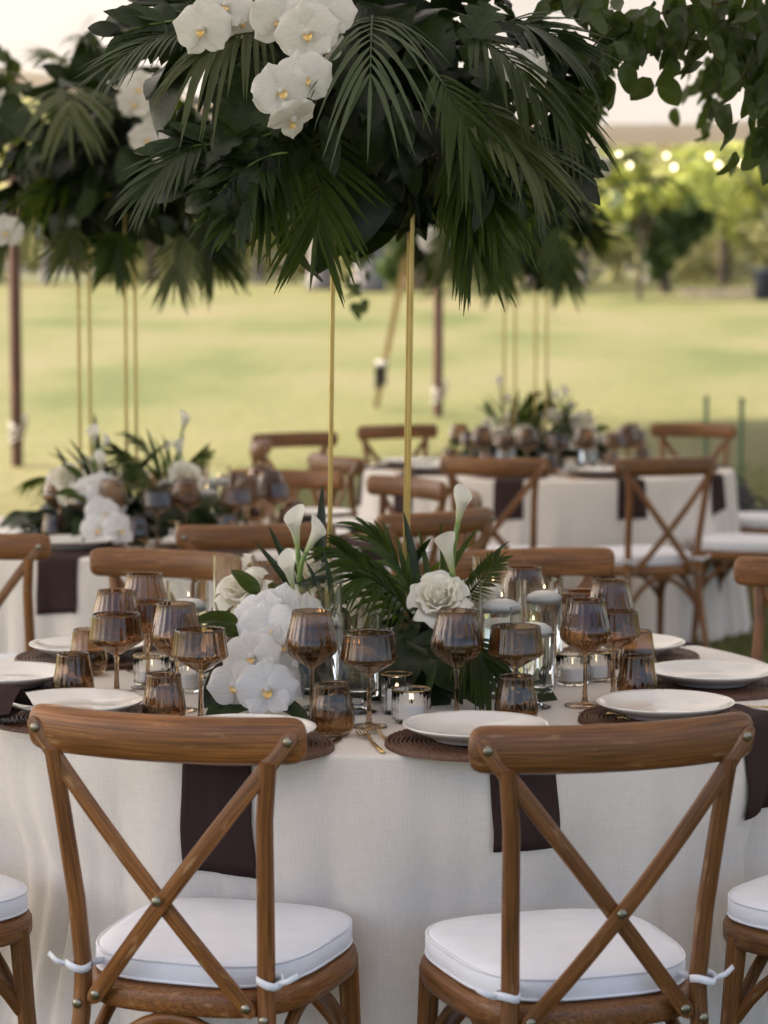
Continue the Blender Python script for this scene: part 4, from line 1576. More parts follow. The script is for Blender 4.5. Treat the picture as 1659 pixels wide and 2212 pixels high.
RW = [(4, rose_petal_mesh(0.033, 0.0050, 1.3, 0.000, 0.002, 6), 0.013), (6, rose_petal_mesh(0.035, 0.0095, 1.1, 0.000, 0.005, 1), 0.010), (6, rose_petal_mesh(0.038, 0.0150, 1.0, 0.002, 0.012, 2), 0.006),
      (6, rose_petal_mesh(0.043, 0.0215, 0.95, 0.003, 0.018, 3), 0.003), (6, rose_petal_mesh(0.043, 0.0280, 0.9, 0.005, 0.028, 4), -0.001), (5, rose_petal_mesh(0.039, 0.034, 0.85, 0.012, 0.045, 5), -0.006)]
mb = MB()
mb.lathe([(0, 0.0), (0.012, 0.004), (0.016, 0.016), (0.0105, 0.032), (0.004, 0.041), (0, 0.040)], 16)
ME_ROSE = mb.mesh('rose', M_ROSE)


def rose(parent, pos, axis, sc=1.0, seed=0, name='rose'):
    r = random.Random(seed)
    q = obj(name, ME_ROSE, parent, mtx=orient(pos, V(axis).cross(V((0.3, 0.1, 1))) if abs(V(axis).normalized().z) < 0.95 else (0, 1, 0), axis, sc))
    a = r.uniform(0, 6)
    for n, me, z in RW:
        for k in range(n):
            aa = a + 2 * PI * k / n + r.uniform(-0.2, 0.2)
            m_ = Matrix.Translation((0, 0, z)) @ Matrix.Rotation(aa, 4, 'Z') @ Matrix.Rotation(r.uniform(-0.10, 0.05), 4, 'X')
            obj('petal', me, q, mtx=m_ @ Matrix.Scale(r.uniform(0.94, 1.07), 4))
        a += 0.55
    return q


# ---- calla lily
def calla_mesh():
    m, nt, b, o = base('calla_spathe')
    tc = N(nt, 'TexCoord').outputs['Object']
    sp = N(nt, 'SeparateXYZ')
    nt.links.new(tc, sp.inputs[0])
    cr = N(nt, 'ValToRGB')
    e = cr.color_ramp.elements
    e[0].position, e[1].position = 0.02, 0.6
    e[0].color, e[1].color = (0.42, 0.52, 0.14, 1), (0.84, 0.82, 0.72, 1)
    mr = N(nt, 'MapRange')
    mr.inputs['From Max'].default_value = 0.1
    nt.links.new(sp.outputs['Y'], mr.inputs[0])
    nt.links.new(mr.outputs[0], cr.inputs[0])
    nt.links.new(cr.outputs[0], b.inputs['Base Color'])
    b.inputs['Roughness'].default_value = 0.5
    tr = N(nt, 'BsdfTranslucent')
    nt.links.new(cr.outputs[0], tr.inputs[0])
    mx = N(nt, 'MixShader')
    mx.inputs[0].default_value = 0.3
    nt.links.new(b.outputs[0], mx.inputs[1])
    nt.links.new(tr.outputs[0], mx.inputs[2])
    nt.links.new(mx.outputs[0], o.inputs[0])
    mb = MB()
    P = []
    nu, nv = 14, 21
    for i in range(nu):
        v = i / (nu - 1)
        for j in range(nv):
            a = 2.25 * PI * (j / (nv - 1)) - 1.125 * PI
            lip = (0.5 + 0.5 * cos(a * 0.89)) ** 1.3      # 1 on the long side (a = 0)
            top = 0.070 + 0.042 * lip
            y = top * v
            rr = 0.0055 + 0.0135 * v ** 1.2 + 0.022 * max(0, v - 0.55) ** 1.5 * (1.0 + 1.6 * lip)
            rr *= 1 + 0.05 * j / nv
            pt = 0.55 if lip > 0.85 else 1
            P.append(V((rr * sin(a) * (1 - 0.5 * max(0, v - 0.8) / 0.2 * lip * 0.8), y - 0.030 * max(0, v - 0.75) * lip, -rr * cos(a) * 1.0)))
    mb.grid(P, nu, nv)
    me = mb.mesh('calla_lily', m)
    mb = MB()
    mb.lathe([(0, 0), (0.003, 0.005), (0.0032, 0.045), (0, 0.052)], 8)
    sp_ = mb.mesh('spadix', M_LIP)
    return me, sp_


ME_CALLA, ME_SPADIX = calla_mesh()


def calla(parent, root, neck, axis, mouth, sc=1.0):
    """stem from ROOT to NECK, spathe along AXIS opening to MOUTH (the long lip lies opposite)"""
    f = -V(mouth)
    c = obj('calla_lily', ME_CALLA, parent, mtx=orient(neck, axis, f * -1, sc))
    obj('spadix', ME_SPADIX, c, mtx=Matrix.Translation((0, 0.018, 0)) @ Matrix.Rotation(-PI / 2, 4, 'X'))
    mb = MB()
    root, neck = V(root), V(neck)
    k = (root + neck) / 2 + V((0.006, 0, 0))
    mb.tube(bez(root, neck - V(axis).normalized() * (neck - root).length * 0.5, neck + V(axis).normalized() * 0.004, 8), 0.0052, 8)
    obj('stem', mb.mesh('stem', M_STEM), parent)
    return c


# ------------------------------------------------------------------ the tall stand and its arrangement
def make_stand(loc, label):
    t = thing('gold_flower_stand', label, 'flower stand', loc, 0, 'gold flower stands')
    t.rotation_euler = (0, R(0.75), R(1.5))
    h = 1.175
    d = 0.0825
    for sx in (-1, 1):
        for sy in (-1, 1):
            mb = MB()
            mb.sweep([(sx * d, sy * d, 0.008), (sx * d, sy * d, h * 0.5), (sx * d, sy * d, h)], ssec(0.0046, 0.0046, 8, 12), (0, 1, 0))
            obj('upright', sharp(mb.mesh('upright', M_BRASS)), t)
    for z in (0.004, h + 0.004):
        mb = MB()
        for s in (-1, 1):
            mb.box((0, s * d, z), (d + 0.005, 0.0045, 0.0042))
            mb.box((s * d, 0, z + (0.0005)), (0.0043, d - 0.0046, 0.0037))
        obj('frame', mb.mesh('frame', M_BRASS, False), t)
    return t


ST = V((C1.x - 0.028, C1.y - 0.02, TZ + 0.001))
make_stand(ST, 'tall gold four post flower stand on the front table')
A = V((ST.x - 0.045, ST.y, 2.07))
ar = thing('tall_floral_arrangement', 'huge dark tropical foliage arrangement with white orchids on the front gold stand', 'floral arrangement', (A.x, A.y, TZ + 1.185), 0, 'tall floral arrangements')
AO = V(ar.location)
ra = random.Random(21)
mb = MB()
mb.lathe([(0, 0), (0.11, 0.0), (0.15, 0.03), (0.19, 0.12), (0.15, 0.25), (0.07, 0.30), (0, 0.31)], 18)
obj('foam_core', mb.mesh('foam_core', M_FOAM), ar, (0.04, 0, 0))


def put(name, me, parent, org, pos, d, nrm, sc, roll=0.0):
    return obj(name, me, parent, mtx=orient(V(pos) - org, d, nrm, sc, roll))


Cn = V((A.x + 0.02, A.y, 2.06))


def shell_pt(r, zr=0.72, k=1.0):
    d = rdir(r)
    return d, Cn + V((d.x * 0.37, d.y * 0.36, d.z * 0.37 * zr)) * k


# inner dark leaves, then outer leaves
for i in range(150):
    d, p = shell_pt(ra, 0.75, ra.uniform(0.55, 0.95))
    dd = (d * 0.7 + V((0, 0, -0.45)) + rdir(ra) * 0.55)
    put('leaf', ra.choice(LEAF), ar, AO, p, dd, d + V((0, 0, 0.7)), ra.uniform(0.13, 0.21), ra.uniform(-0.4, 0.4))
for i in range(95):
    d, p = shell_pt(ra, 0.8, ra.uniform(0.9, 1.1))
    dd = (d * 0.9 + V((0, 0, -0.35)) + rdir(ra) * 0.6)
    put('leaf', ra.choice(LEAF + LEAFP), ar, AO, p, dd, d + V((0, 0, 0.6)), ra.uniform(0.08, 0.14), ra.uniform(-0.5, 0.5))
for i in range(34):
    d, p = shell_pt(ra, 0.8, ra.uniform(0.75, 1.0))
    if d.y < -0.75 and abs(d.z) < 0.5:
        p += V((0, 0.1, 0))
    dd = (d + V((0, 0, -0.3)) + rdir(ra) * 0.4)
    put('broad_leaf', ra.choice(BROAD), ar, AO, p, dd, d + V((0, 0, 0.8)), ra.uniform(0.17, 0.26), ra.uniform(-0.3, 0.3))
for (px, py, tx, ty, Y, Yt, s) in [(1130, 130, 1250, 250, 5.0, 4.9, 0.18), (1040, 130, 1115, 280, 4.9, 4.8, 0.17), (940, 480, 775, 440, 5.25, 5.1, 0.22), (1120, 330, 1235, 300, 5.05, 5.0, 0.2),
                                   (560, 250, 470, 300, 4.8, 4.75, 0.16), (560, 130, 500, 290, 4.8, 4.7, 0.22), (1060, 10, 1000, 120, 4.8, 4.72, 0.14), (1120, 60, 1205, 90, 5.0, 4.9, 0.14), (380, 50, 270, 80, 5.1, 5.0, 0.2)]:
    p, q = at(px, py, Y), at(tx, ty, Yt)
    put('monstera_leaf', ra.choice(LOBED), ar, AO, p, q - p, V((0.1, -0.7, 0.8)), max(s, (q - p).length), ra.uniform(-0.2, 0.2))
for (px, py, tx, ty, Y) in [(905, 255, 862, 352, 4.86), (850, 280, 905, 370, 4.84), (930, 290, 890, 330, 4.84), (780, 240, 830, 330, 4.84), (880, 240, 940, 300, 4.82), (700, 250, 720, 340, 4.83), (860, 200, 880, 290, 4.84)]:
    p, q = at(px, py, Y), at(tx, ty, Y - 0.04)
    put('leaf', ra.choice(LEAF), ar, AO, p, q - p, V((0.2, -0.9, 0.4)), (q - p).length * 1.4, ra.uniform(-0.4, 0.4))
# ruscus sprays at the left edge
for (px, py, tx, ty, Y) in [(620, 280, 420, 400, 4.85), (560, 330, 380, 330, 4.85), (540, 60, 265, 70, 4.95), (620, 330, 470, 420, 4.8), (1180, 330, 1235, 380, 5.0), (1000, 360, 1060, 400, 4.8), (520, 20, 300, 30, 5.05)]:
    a, b_ = at(px, py, Y), at(tx, ty, Y - 0.05)
    mb = MB()
    cc = bez(a, (a + b_) / 2 + V((0, 0, 0.04)), b_, 9)
    mb.tube(cc, 0.0022, 5)
    obj('stem', mb.mesh('stem', M_STEM), ar, tuple(-AO))
    for k in range(2, 10):
        for s in (-1, 1):
            T = (cc[min(k + 1, 9)] - cc[k - 1]).normalized()
            sd_ = T.cross(V((0, -1, 0.3))).normalized() * s
            put('leaf', ra.choice(LEAF), ar, AO, cc[k], T * 0.7 + sd_ * 0.8 + V((0, -0.2, -0.3)), V((0, -1, 0.6)) + rdir(ra) * 0.5, ra.uniform(0.075, 0.105))

FR = [  # base px,py,Y  tip px,py,Y  normal, sag, leaflet length, n, half width, angle, droop, material
    ((700, 265, 4.98), (683, 488, 4.84), (0, -1, 0.15), 0.04, 0.20, 17, 0.0085, 0.95, 0.12, M_PALM),
    ((650, 265, 4.95), (560, 428, 4.8), (0, -1, 0.2), 0.05, 0.19, 17, 0.0095, 0.8, 0.15, M_PALM),
    ((600, 285, 4.9), (520, 408, 4.78), (-0.3, -1, 0.2), 0.05, 0.16, 14, 0.010, 0.7, 0.25, M_LEAF),
    ((450, 295, 4.85), (325, 398, 4.76), (-0.2, -1, 0.5), 0.03, 0.13, 15, 0.0055, 0.62, 0.25, M_SILVER),
    ((806, 40, 4.8), (800, 165, 4.56), (0, -0.55, 0.85), 0.09, 0.165, 13, 0.0062, 1.35, 0.75, M_SILVER),
    ((975, 315, 4.95), (1018, 498, 4.83), (0.1, -1, 0.15), 0.04, 0.20, 18, 0.0085, 0.52, 0.15, M_PALM),
    ((980, 295, 4.92), (1060, 428, 4.8), (0.2, -1, 0.2), 0.05, 0.19, 18, 0.0060, 0.75, 0.25, M_PALM),
    ((1080, 295, 4.9), (1165, 368, 4.8), (0.3, -1, 0.4), 0.05, 0.16, 16, 0.0050, 0.8, 0.35, M_SILVER),
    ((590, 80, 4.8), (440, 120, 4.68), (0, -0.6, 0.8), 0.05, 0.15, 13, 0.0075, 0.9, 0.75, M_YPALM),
    ((430, 70, 4.95), (260, 130, 4.85), (0, -0.5, 0.9), 0.04, 0.14, 14, 0.0040, 0.7, 0.35, M_SILVER),
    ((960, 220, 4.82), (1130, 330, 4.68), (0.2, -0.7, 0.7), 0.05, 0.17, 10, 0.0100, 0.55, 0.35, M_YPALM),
    ((1080, 50, 5), (1215, 90, 4.95), (0.1, -0.6, 0.8), 0.03, 0.16, 14, 0.0065, 0.8, 0.35, M_LEAF),
    ((880, 290, 5.06), (882, 360, 5.04), (0, -1, 0.1), 0.02, 0.15, 6, 0.0120, 0.4, 0.05, M_LEAF),
    ((1000, 80, 4.8), (1150, 190, 4.68), (0.2, -0.6, 0.8), 0.05, 0.15, 12, 0.0075, 0.8, 0.55, M_PALM),
    ((930, 150, 4.78), (1020, 310, 4.68), (0.1, -0.8, 0.6), 0.04, 0.15, 12, 0.0070, 0.7, 0.35, M_PALM),
    ((1150, 150, 4.95), (1235, 260, 4.88), (0.3, -0.7, 0.7), 0.03, 0.15, 12, 0.0065, 0.7, 0.4, M_PALM),
    ((745, 245, 5.15), (725, 368, 5.2), (0, -1, 0.1), 0.03, 0.17, 15, 0.0085, 0.9, 0.15, M_PALM),
    ((1000, 265, 5.3), (1120, 398, 5.35), (0.2, -1, 0.2), 0.04, 0.18, 16, 0.0070, 0.8, 0.25, M_PALM),
    ((620, 265, 5.35), (540, 348, 5.5), (-0.3, -1, 0.2), 0.04, 0.18, 15, 0.0080, 0.8, 0.25, M_PALM),
    ((880, 285, 5.4), (960, 378, 5.55), (0.0, -1, 0.2), 0.04, 0.18, 15, 0.0080, 0.8, 0.2, M_PALM),
    ((700, -60, 5.2), (560, -190, 5.3), (0, -0.4, 0.9), 0.06, 0.18, 15, 0.0080, 0.9, 0.5, M_PALM),
    ((900, -60, 5.2), (1040, -190, 5.3), (0, -0.4, 0.9), 0.06, 0.18, 15, 0.0080, 0.9, 0.5, M_PALM),
    ((760, 120, 5.6), (760, 40, 6), (0, 0.5, 0.8), 0.06, 0.2, 15, 0.0080, 0.9, 0.6, M_PALM),
    ((620, 160, 5.55), (480, 120, 5.85), (0, 0.3, 0.9), 0.06, 0.2, 15, 0.0080, 0.9, 0.6, M_PALM),
]
for i, (b0, t0, nr, sag, ll, n, w, an, dr, mat) in enumerate(FR):
    obj('palm_frond', frond_mesh(at(*b0) - AO, at(*t0) - AO, nr, sag, ll, n, w * 0.8, an, dr, mat, 100 + i), ar)

for i, (px, py, Y, f, up, s) in enumerate([
        (437, 62, 4.66, (-0.25, -1, 0.0), (-0.1, 0, 1), 1.15), (487, 12, 4.68, (0.1, -1, 0.15), (0.2, 0, 1), 1.05), (515, 42, 4.72, (0.75, -0.7, -0.2), (0.1, 0, 1), 0.95),
        (605, 45, 4.64, (0.1, -1, 0.05), (0.25, 0, 1), 1.2), (664, 70, 4.60, (-0.05, -1, 0.0), (-0.2, 0, 1), 1.2), (705, 25, 4.63, (0.15, -1, 0.2), (0.1, 0, 1), 1.12), (697, 100, 4.66, (0.6, -0.8, -0.1), (-0.3, 0, 1), 0.95),
        (657, 168, 4.57, (0.1, -1, 0.0), (-0.25, 0, 1), 1.12), (602, 196, 4.55, (0.35, -0.9, -0.05), (-0.5, 0, 1), 1.1), (632, 252, 4.56, (0.35, -0.6, -0.75), (0.6, -0.3, 1), 1.05),
        (1158, 178, 4.80, (0.8, -0.5, -0.1), (0.1, 0, 1), 1.1), (1135, 150, 4.86, (0.3, -0.9, 0.2), (0, 0, 1), 1.05), (650, 0, 4.7, (0, -0.8, 0.6), (0, 0, 1), 1.1), (800, 40, 5.55, (0, 1, 0.2), (0, 0, 1), 1.1), (870, 120, 5.6, (0.2, 1, 0.1), (0, 0, 1), 1.1)]):
    orchid(ar, at(px, py, Y) - AO, f, up, s, 300 + i)
for pts_ in ([(520, -20, 4.75), (470, 5, 4.72), (437, 62, 4.70)], [(700, -40, 4.78), (690, 40, 4.7), (660, 130, 4.62), (620, 215, 4.60)]):
    mb = MB()
    mb.tube([at(*q) - AO + V((0, 0.02, 0)) for q in pts_], 0.003, 6)
    obj('stem', mb.mesh('stem', M_STEM), ar)

# ------------------------------------------------------------------ the low arrangement round the foot of the stand
lo = thing('low_floral_arrangement', 'low arrangement of orchids, roses and callas at the foot of the front gold stand', 'floral arrangement', (ST.x, ST.y, TZ + 0.001), 0, 'low floral arrangements')
LO = V(lo.location)
rl = random.Random(31)
mb = MB()
mb.slab(outline(0.20, 0.11, 4, 0), [(0.004, 0.012), (0, 0.016), (0, 0.08), (0.02, 0.095)])
obj('foam_core', mb.mesh('foam_core', M_FOAM), lo)


def gput(name, me, px, py, Y, tx, ty, tY, nrm=(0, -0.6, 0.8), roll=0.0):
    p, q = at(px, py, Y), at(tx, ty, tY)
    p.z, q.z = max(p.z, TZ + 0.006), max(q.z, TZ + 0.012)
    return put(name, me, lo, LO, p, q - p, nrm, (q - p).length * 1.08, roll)


def lrand(n, name, mesh, s0, s1, zmax=0.16, rad=(0.28, 0.24), up=0.25):
    for i in range(n):
        a = rl.uniform(0, 2 * PI)
        k = rl.uniform(0.25, 1.0) ** 0.7
        p = LO + V((rad[0] * k * cos(a), rad[1] * k * sin(a), 0.03 + (1 - k) * zmax * rl.uniform(0.6, 1.2)))
        d = V((cos(a), sin(a), up * (1 - k) * 4 - 0.10)) + rdir(rl) * 0.4
        s = rl.uniform(s0, s1)
        e = p + d.normalized() * s
        if e.z < TZ + 0.02:
            d.z += (TZ + 0.02 - e.z) / s
        put(name, rl.choice(mesh), lo, LO, p, d, V((cos(a) * 0.4, sin(a) * 0.4, 1)), s, rl.uniform(-0.5, 0.5))


lrand(95, 'leaf', LEAF, 0.08, 0.14)
lrand(24, 'broad_leaf', BROAD, 0.12, 0.19)
lrand(10, 'monstera_leaf', LOBED, 0.14, 0.2)
lrand(46, 'strap_leaf', STRAP, 0.20, 0.30, 0.2, (0.16, 0.12), 0.7)
# leaves the photograph shows singly
for a in [('leaf', LEAFP[0], 520, 1345, 4.85, 432, 1318, 4.8), ('leaf', LEAFP[0], 530, 1380, 4.8, 455, 1335, 4.78), ('broad_leaf', BROAD[0], 520, 1440, 4.8, 442, 1492, 4.72), ('broad_leaf', BROAD[0], 560, 1500, 4.75, 452, 1520, 4.66),
          ('leaf', LEAF[0], 600, 1520, 4.68, 660, 1532, 4.62), ('broad_leaf', BROAD[1], 860, 1400, 4.9, 960, 1500, 4.75), ('broad_leaf', BROAD[1], 880, 1380, 4.88, 830, 1480, 4.76), ('broad_leaf', BROAD[0], 930, 1420, 4.85, 1040, 1480, 4.74),
          ('monstera_leaf', LOBED[1], 840, 1380, 4.95, 990, 1450, 4.8), ('broad_leaf', BROAD[0], 1100, 1480, 4.9, 1215, 1500, 4.86), ('leaf', LEAF[1], 620, 1290, 4.95, 700, 1240, 4.95), ('leaf', LEAFP[0], 560, 1290, 4.9, 508, 1218, 4.92),
          ('strap_leaf', STRAP[2], 640, 1290, 5.0, 565, 1170, 5.0), ('strap_leaf', STRAP[2], 640, 1280, 5.0, 590, 1140, 5.02), ('strap_leaf', STRAP[0], 660, 1270, 5.0, 612, 1160, 5.0), ('strap_leaf', STRAP[2], 690, 1290, 5.05, 694, 1065, 5.05),
          ('strap_leaf', STRAP[2], 700, 1300, 4.9, 668, 1215, 4.9), ('strap_leaf', STRAP[2], 720, 1300, 4.9, 705, 1200, 4.88), ('strap_leaf', STRAP[1], 880, 1320, 4.95, 830, 1175, 4.92), ('strap_leaf', STRAP[2], 905, 1300, 5.0, 880, 1120, 5.0),
          ('strap_leaf', STRAP[0], 930, 1290, 5.0, 915, 1150, 4.98), ('strap_leaf', STRAP[0], 950, 1290, 5.0, 1010, 1130, 5.0), ('strap_leaf', STRAP[2], 1000, 1280, 5.0, 1075, 1170, 4.95), ('strap_leaf', STRAP[0], 960, 1270, 5.02, 955, 1130, 5.02),
          ('strap_leaf', STRAP[1], 940, 1440, 4.8, 905, 1530, 4.7), ('strap_leaf', STRAP[1], 1010, 1420, 4.82, 1060, 1520, 4.72)]:
    gput(*a)
for i, (b0, t0, nr, sag, ll, n, w, an, dr, mat) in enumerate([
        ((880, 1345, 5.0), (745, 1195, 5.0), (-0.3, -0.5, 0.9), 0.05, 0.13, 15, 0.0065, 0.75, 0.5, M_PALM),
        ((890, 1330, 5.0), (775, 1250, 4.94), (-0.2, -0.5, 0.9), 0.06, 0.12, 13, 0.0055, 0.9, 0.75, M_PALM),
        ((900, 1320, 4.95), (800, 1150, 4.98), (0.6, -0.6, 0.5), 0.04, 0.13, 12, 0.0070, 0.5, 0.35, M_PALM),
        ((980, 1380, 4.85), (1050, 1440, 4.75), (0.1, -0.7, 0.7), 0.04, 0.12, 12, 0.0060, 0.9, 0.4, M_PALM),
        ((1000, 1300, 5.0), (1075, 1210, 4.95), (0.2, -0.8, 0.5), 0.02, 0.05, 18, 0.0025, 1.0, 0.1, M_PALM),
        ((700, 1330, 5.1), (560, 1270, 5.3), (0, 0.5, 0.8), 0.06, 0.12, 14, 0.006, 0.9, 0.5, M_PALM),
        ((900, 1330, 5.3), (1020, 1290, 5.5), (0, 0.5, 0.8), 0.06, 0.12, 14, 0.006, 0.9, 0.5, M_PALM)]):
    obj('palm_frond', frond_mesh(at(*b0) - LO, at(*t0) - LO, nr, sag, ll, n, w, an, dr, mat, 200 + i), lo)
for i, (px, py, Y, f, up, s) in enumerate([
        (577, 1488, 4.66, (0.05, -1, 0.12), (0, 0, 1), 1.22), (508, 1478, 4.70, (-0.35, -1, 0.05), (-0.3, 0, 1), 1.08), (628, 1462, 4.74, (0.7, -0.8, 0.25), (0.3, 0, 1), 1.15), (545, 1420, 4.73, (-0.25, -1, 0.35), (-0.2, 0, 1), 1.18),
        (606, 1395, 4.76, (0.3, -1, 0.4), (0.25, 0, 1), 1.12), (580, 1358, 4.79, (-0.05, -1, 0.45), (-0.1, 0.2, 1), 1.22), (556, 1318, 4.84, (-0.4, -0.8, 0.6), (-0.2, 0.3, 1), 1.05), (610, 1316, 4.84, (0.1, -0.8, 0.6), (0.1, 0.3, 1), 1.18), (662, 1330, 4.86, (0.6, -0.8, 0.3), (0.3, 0, 1), 1.05)]):
    orchid(lo, at(px, py, Y) - LO, f, up, s, 400 + i)
for i, (px, py, Y, ax, s) in enumerate([
        (524, 1270, 4.95, (-0.35, -0.55, 0.9), 1.12), (950, 1290, 4.86, (-0.12, -0.9, 0.75), 1.12), (684, 1232, 5.05, (0.15, -0.4, 0.95), 1.05), (1036, 1300, 5.0, (0.5, -0.7, 0.6), 1.0), (520, 1330, 4.93, (-0.6, -0.6, 0.5), 0.85), (545, 1300, 5.0, (-0.3, -0.3, 0.9), 0.8), (990, 1330, 4.93, (0.5, -0.8, 0.2), 0.75), (800, 1300, 5.15, (0, -0.7, 0.7), 0.9), (760, 1280, 5.4, (0, 0.6, 0.8), 1.0), (900, 1270, 5.4, (0.3, 0.6, 0.8), 1.0)]):
    rose(lo, at(px, py, Y) - LO - V(ax).normalized() * 0.025, ax, s, 500 + i)
for (rt, nk, ax, mo, s) in [((650, 1310, 5.0), (643, 1185, 4.98), (-0.10, -0.15, 1), (-0.5, -0.8, 0), 0.84), ((662, 1310, 5.0), (660, 1195, 4.97), (0.45, -0.1, 0.9), (0.75, -0.5, -0.2), 0.74), ((640, 1330, 4.95), (634, 1272, 4.90), (-0.22, -0.2, 1), (-0.25, -0.9, 0.1), 0.76),
                            ((972, 1300, 5.0), (988, 1135, 4.98), (0.16, -0.15, 1), (0.3, -0.9, 0.1), 0.78), ((985, 1300, 4.98), (978, 1238, 4.96), (-0.22, -0.1, 1), (-0.2, 0.8, 0.1), 0.9), ((960, 1300, 5.05), (955, 1215, 5.04), (0.1, 0.1, 1), (-0.6, -0.6, 0), 0.6)]:
    calla(lo, at(*rt) - LO, at(*nk) - LO, ax, mo, s)

# ------------------------------------------------------------------ the same centrepieces on the two tables behind
S2, S3 = V((C2.x - 0.17, C2.y + 0.0, TZ + 0.001)), V((C3.x - 0.10, C3.y + 0.2, TZ + 0.001))
make_stand(S2, 'gold four post flower stand on the left middle table').rotation_euler = (0, 0, R(-6))
make_stand(S3, 'gold four post flower stand on the far right table').rotation_euler = (0, 0, R(16))
def extra(c, lst, seed):
    o_, q = V(c.location), Matrix.Rotation(-c.rotation_euler.z, 4, 'Z')
    for i, (b0, t0, nr, sag, ll, n, w, an, dr, mat) in enumerate(lst):
        obj('palm_frond', frond_mesh(q @ (at(*b0) - o_), q @ (at(*t0) - o_), q.to_3x3() @ V(nr), sag, ll, n, w, an, dr, mat, seed + i), c)


c = dup(ar, (S2.x + 0.0, S2.y, TZ + 1.225), R(115), 'dark tropical arrangement on the stand of the left middle table, out of focus')
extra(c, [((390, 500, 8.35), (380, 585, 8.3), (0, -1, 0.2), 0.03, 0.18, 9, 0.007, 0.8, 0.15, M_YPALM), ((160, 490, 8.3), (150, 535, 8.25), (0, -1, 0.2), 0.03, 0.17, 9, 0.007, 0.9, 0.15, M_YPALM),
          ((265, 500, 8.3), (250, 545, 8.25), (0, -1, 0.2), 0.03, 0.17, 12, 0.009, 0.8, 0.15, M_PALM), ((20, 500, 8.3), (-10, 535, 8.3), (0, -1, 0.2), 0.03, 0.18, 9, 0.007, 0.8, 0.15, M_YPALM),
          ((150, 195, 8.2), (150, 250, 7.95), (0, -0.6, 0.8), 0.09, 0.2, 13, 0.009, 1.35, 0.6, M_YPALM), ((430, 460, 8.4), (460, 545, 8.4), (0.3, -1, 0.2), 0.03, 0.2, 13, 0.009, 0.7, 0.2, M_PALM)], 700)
for (p0, p1) in (((185, 200, 8.3), (203, 72, 8.25)), ((150, 190, 8.3), (120, 140, 8.2)), ((60, 230, 8.2), (-20, 300, 8.1)), ((260, 190, 8.4), (250, 120, 8.4))):
    q = Matrix.Rotation(-c.rotation_euler.z, 4, 'Z')
    a_, b_ = q @ (at(*p0) - V(c.location)), q @ (at(*p1) - V(c.location))
    obj('broad_leaf', BROAD[0], c, mtx=orient(a_, b_ - a_, q.to_3x3() @ V((0.3, -0.9, 0.4)), (b_ - a_).length * 1.1))
for i, (px, py) in enumerate([(292, 222), (340, 240), (318, 300), (365, 330), (300, 190), (12, 500), (345, 200)]):
    q = Matrix.Rotation(-c.rotation_euler.z, 4, 'Z')
    orchid(c, q @ (at(px, py, 8.12 if px > 100 else 8.2) - V(c.location)), q.to_3x3() @ V((0.1 * (i % 3 - 1), -1, 0.1)), (0, 0, 1), 1.25, 800 + i)
c = dup(ar, (S3.x + 0.0, S3.y, TZ + 1.185), R(215), 'dark tropical arrangement on the stand of the far right table, behind the front one')
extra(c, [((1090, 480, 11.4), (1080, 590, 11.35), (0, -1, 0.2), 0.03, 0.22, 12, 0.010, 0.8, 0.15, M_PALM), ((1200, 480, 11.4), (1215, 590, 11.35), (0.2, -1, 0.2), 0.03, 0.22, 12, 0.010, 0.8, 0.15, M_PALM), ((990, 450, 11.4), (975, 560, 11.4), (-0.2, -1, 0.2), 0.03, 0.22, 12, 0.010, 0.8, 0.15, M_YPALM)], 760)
for i, (px, py) in enumerate([(1262, 330), (1290, 360), (1245, 310), (935, 520)]):
    q = Matrix.Rotation(-c.rotation_euler.z, 4, 'Z')
    orchid(c, q @ (at(px, py, 11.5) - V(c.location)), q.to_3x3() @ V((0.1, -1, 0.1)), (0, 0, 1), 1.4, 830 + i)
c = dup(lo, S2, R(30), 'low white flowers round the stand on the left middle table')
c = dup(lo, S3, R(160), 'low white flowers round the stand on the far right table')

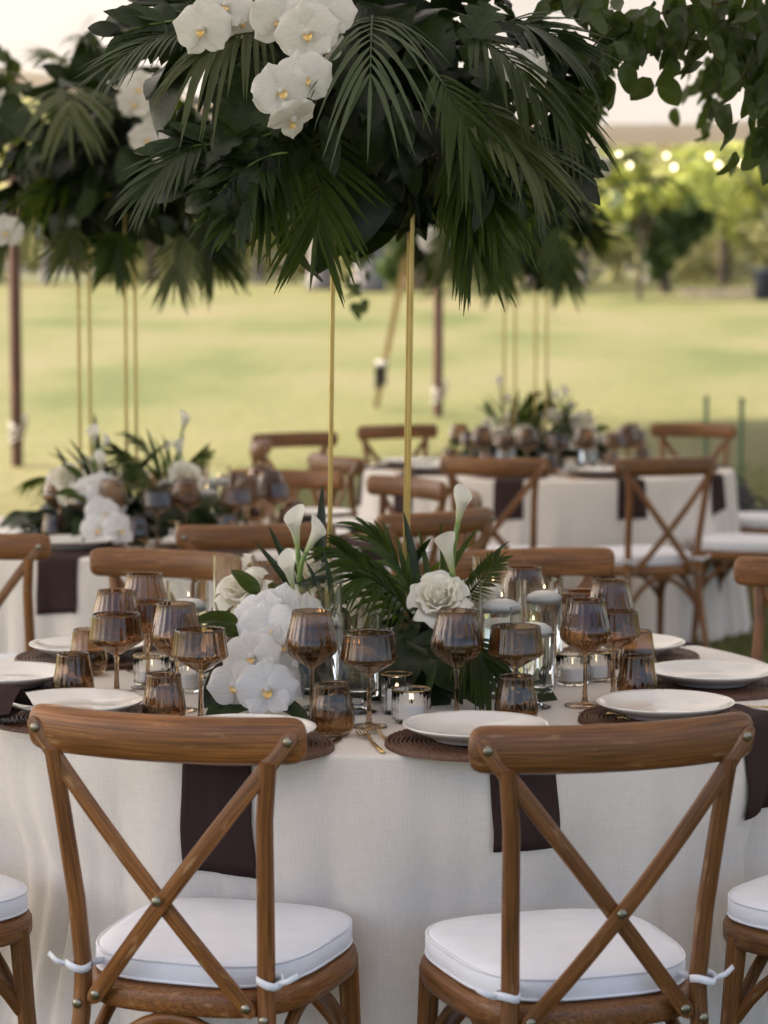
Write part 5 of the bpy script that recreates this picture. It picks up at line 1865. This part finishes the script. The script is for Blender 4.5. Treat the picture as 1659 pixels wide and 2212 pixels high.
# ------------------------------------------------------------------ greenery hung from the tent at the upper right and left
def hanging(label, spines, n, s0, s1, seed, spread=0.035):
    r = random.Random(seed)
    org = at(*spines[0][0])
    t = thing('hanging_greenery', label, 'hanging greenery', org, 0, 'greenery hung from the tent')
    L = sum((at(*a) - at(*b_)).length for sp in spines for a, b_ in zip(sp, sp[1:]))
    mb = MB()
    # the line it hangs by, up to the roof
    mb.tube([V((0.0, 0, 0)), V((0.15, 0.05, 0.9)), V((0.2, 0.1, 2.6))], 0.004, 6)
    obj('hanging_line', mb.mesh('hanging_line', M_ROPE), t)
    for sp in spines:
        P = [at(*q) for q in sp]
        mb = MB()
        mb.tube([p - org for p in P], [0.0035 - 0.002 * i / len(P) for i in range(len(P))], 6)
        obj('stem', mb.mesh('stem', M_BARKD), t)
        for a, b_ in zip(P, P[1:]):
            k = max(2, int(n * (b_ - a).length / L))
            for i in range(k):
                p = a.lerp(b_, (i + r.random()) / k) + V((r.gauss(0, 1), r.gauss(0, 1.2), r.gauss(0, 1))) * spread
                d = V((r.gauss(0, 0.55), r.gauss(0, 0.4), -1)) + (b_ - a).normalized() * 0.3
                put('leaf', r.choice(VINE), t, org, p, d, V((r.gauss(0, 0.7), -1, r.gauss(0.2, 0.5))), r.uniform(s0, s1), r.uniform(-0.5, 0.5))
    return t


hanging('leafy green garland hanging from the tent in the upper right corner', [
    [(1700, -30, 5.3), (1560, 5, 5.25), (1420, 30, 5.2), (1320, 60, 5.1), (1262, 120, 5.05), (1246, 200, 5.05)],
    [(1690, 20, 5.4), (1600, 70, 5.35), (1520, 90, 5.35), (1440, 75, 5.3), (1380, 60, 5.3)],
    [(1700, 60, 5.3), (1620, 140, 5.25), (1585, 190, 5.25)],
    [(1710, 100, 5.3), (1655, 190, 5.3), (1640, 270, 5.3)],
    [(1720, 160, 5.3), (1690, 250, 5.3), (1664, 300, 5.3)],
    [(1330, 50, 5.2), (1290, 100, 5.15), (1278, 150, 5.15)],
    [(1300, -40, 5.3), (1230, -10, 5.25), (1190, 5, 5.2)]], 250, 0.055, 0.088, 5)
hanging('thin leafy strand hanging behind the garland at upper right, out of focus', [
    [(1545, 120, 7.2), (1525, 160, 7.2), (1500, 205, 7.2)], [(1560, 120, 7.2), (1560, 190, 7.2), (1530, 250, 7.2)], [(1640, 250, 7.0), (1640, 300, 7.0), (1650, 345, 7.0)]], 46, 0.05, 0.08, 6, 0.025)
hanging('thin leafy strand hanging beside the right edge of the tall arrangement', [
    [(1310, 90, 6.8), (1296, 170, 6.8), (1288, 215, 6.8)], [(1270, 130, 6.6), (1262, 200, 6.6), (1256, 262, 6.6)]], 30, 0.05, 0.075, 7, 0.022)
hanging('thin leafy strand hanging between the gold poles above the far lawn, out of focus', [
    [(790, 380, 10.5), (778, 480, 10.5), (765, 570, 10.5), (770, 640, 10.5)]], 34, 0.06, 0.1, 8, 0.03)
hanging('blurred green garland at the upper left edge beyond the left arrangement', [
    [(-40, 90, 9.5), (-10, 170, 9.5), (5, 230, 9.5)], [(-60, 120, 9.5), (-20, 220, 9.5)]], 60, 0.07, 0.11, 9, 0.05)
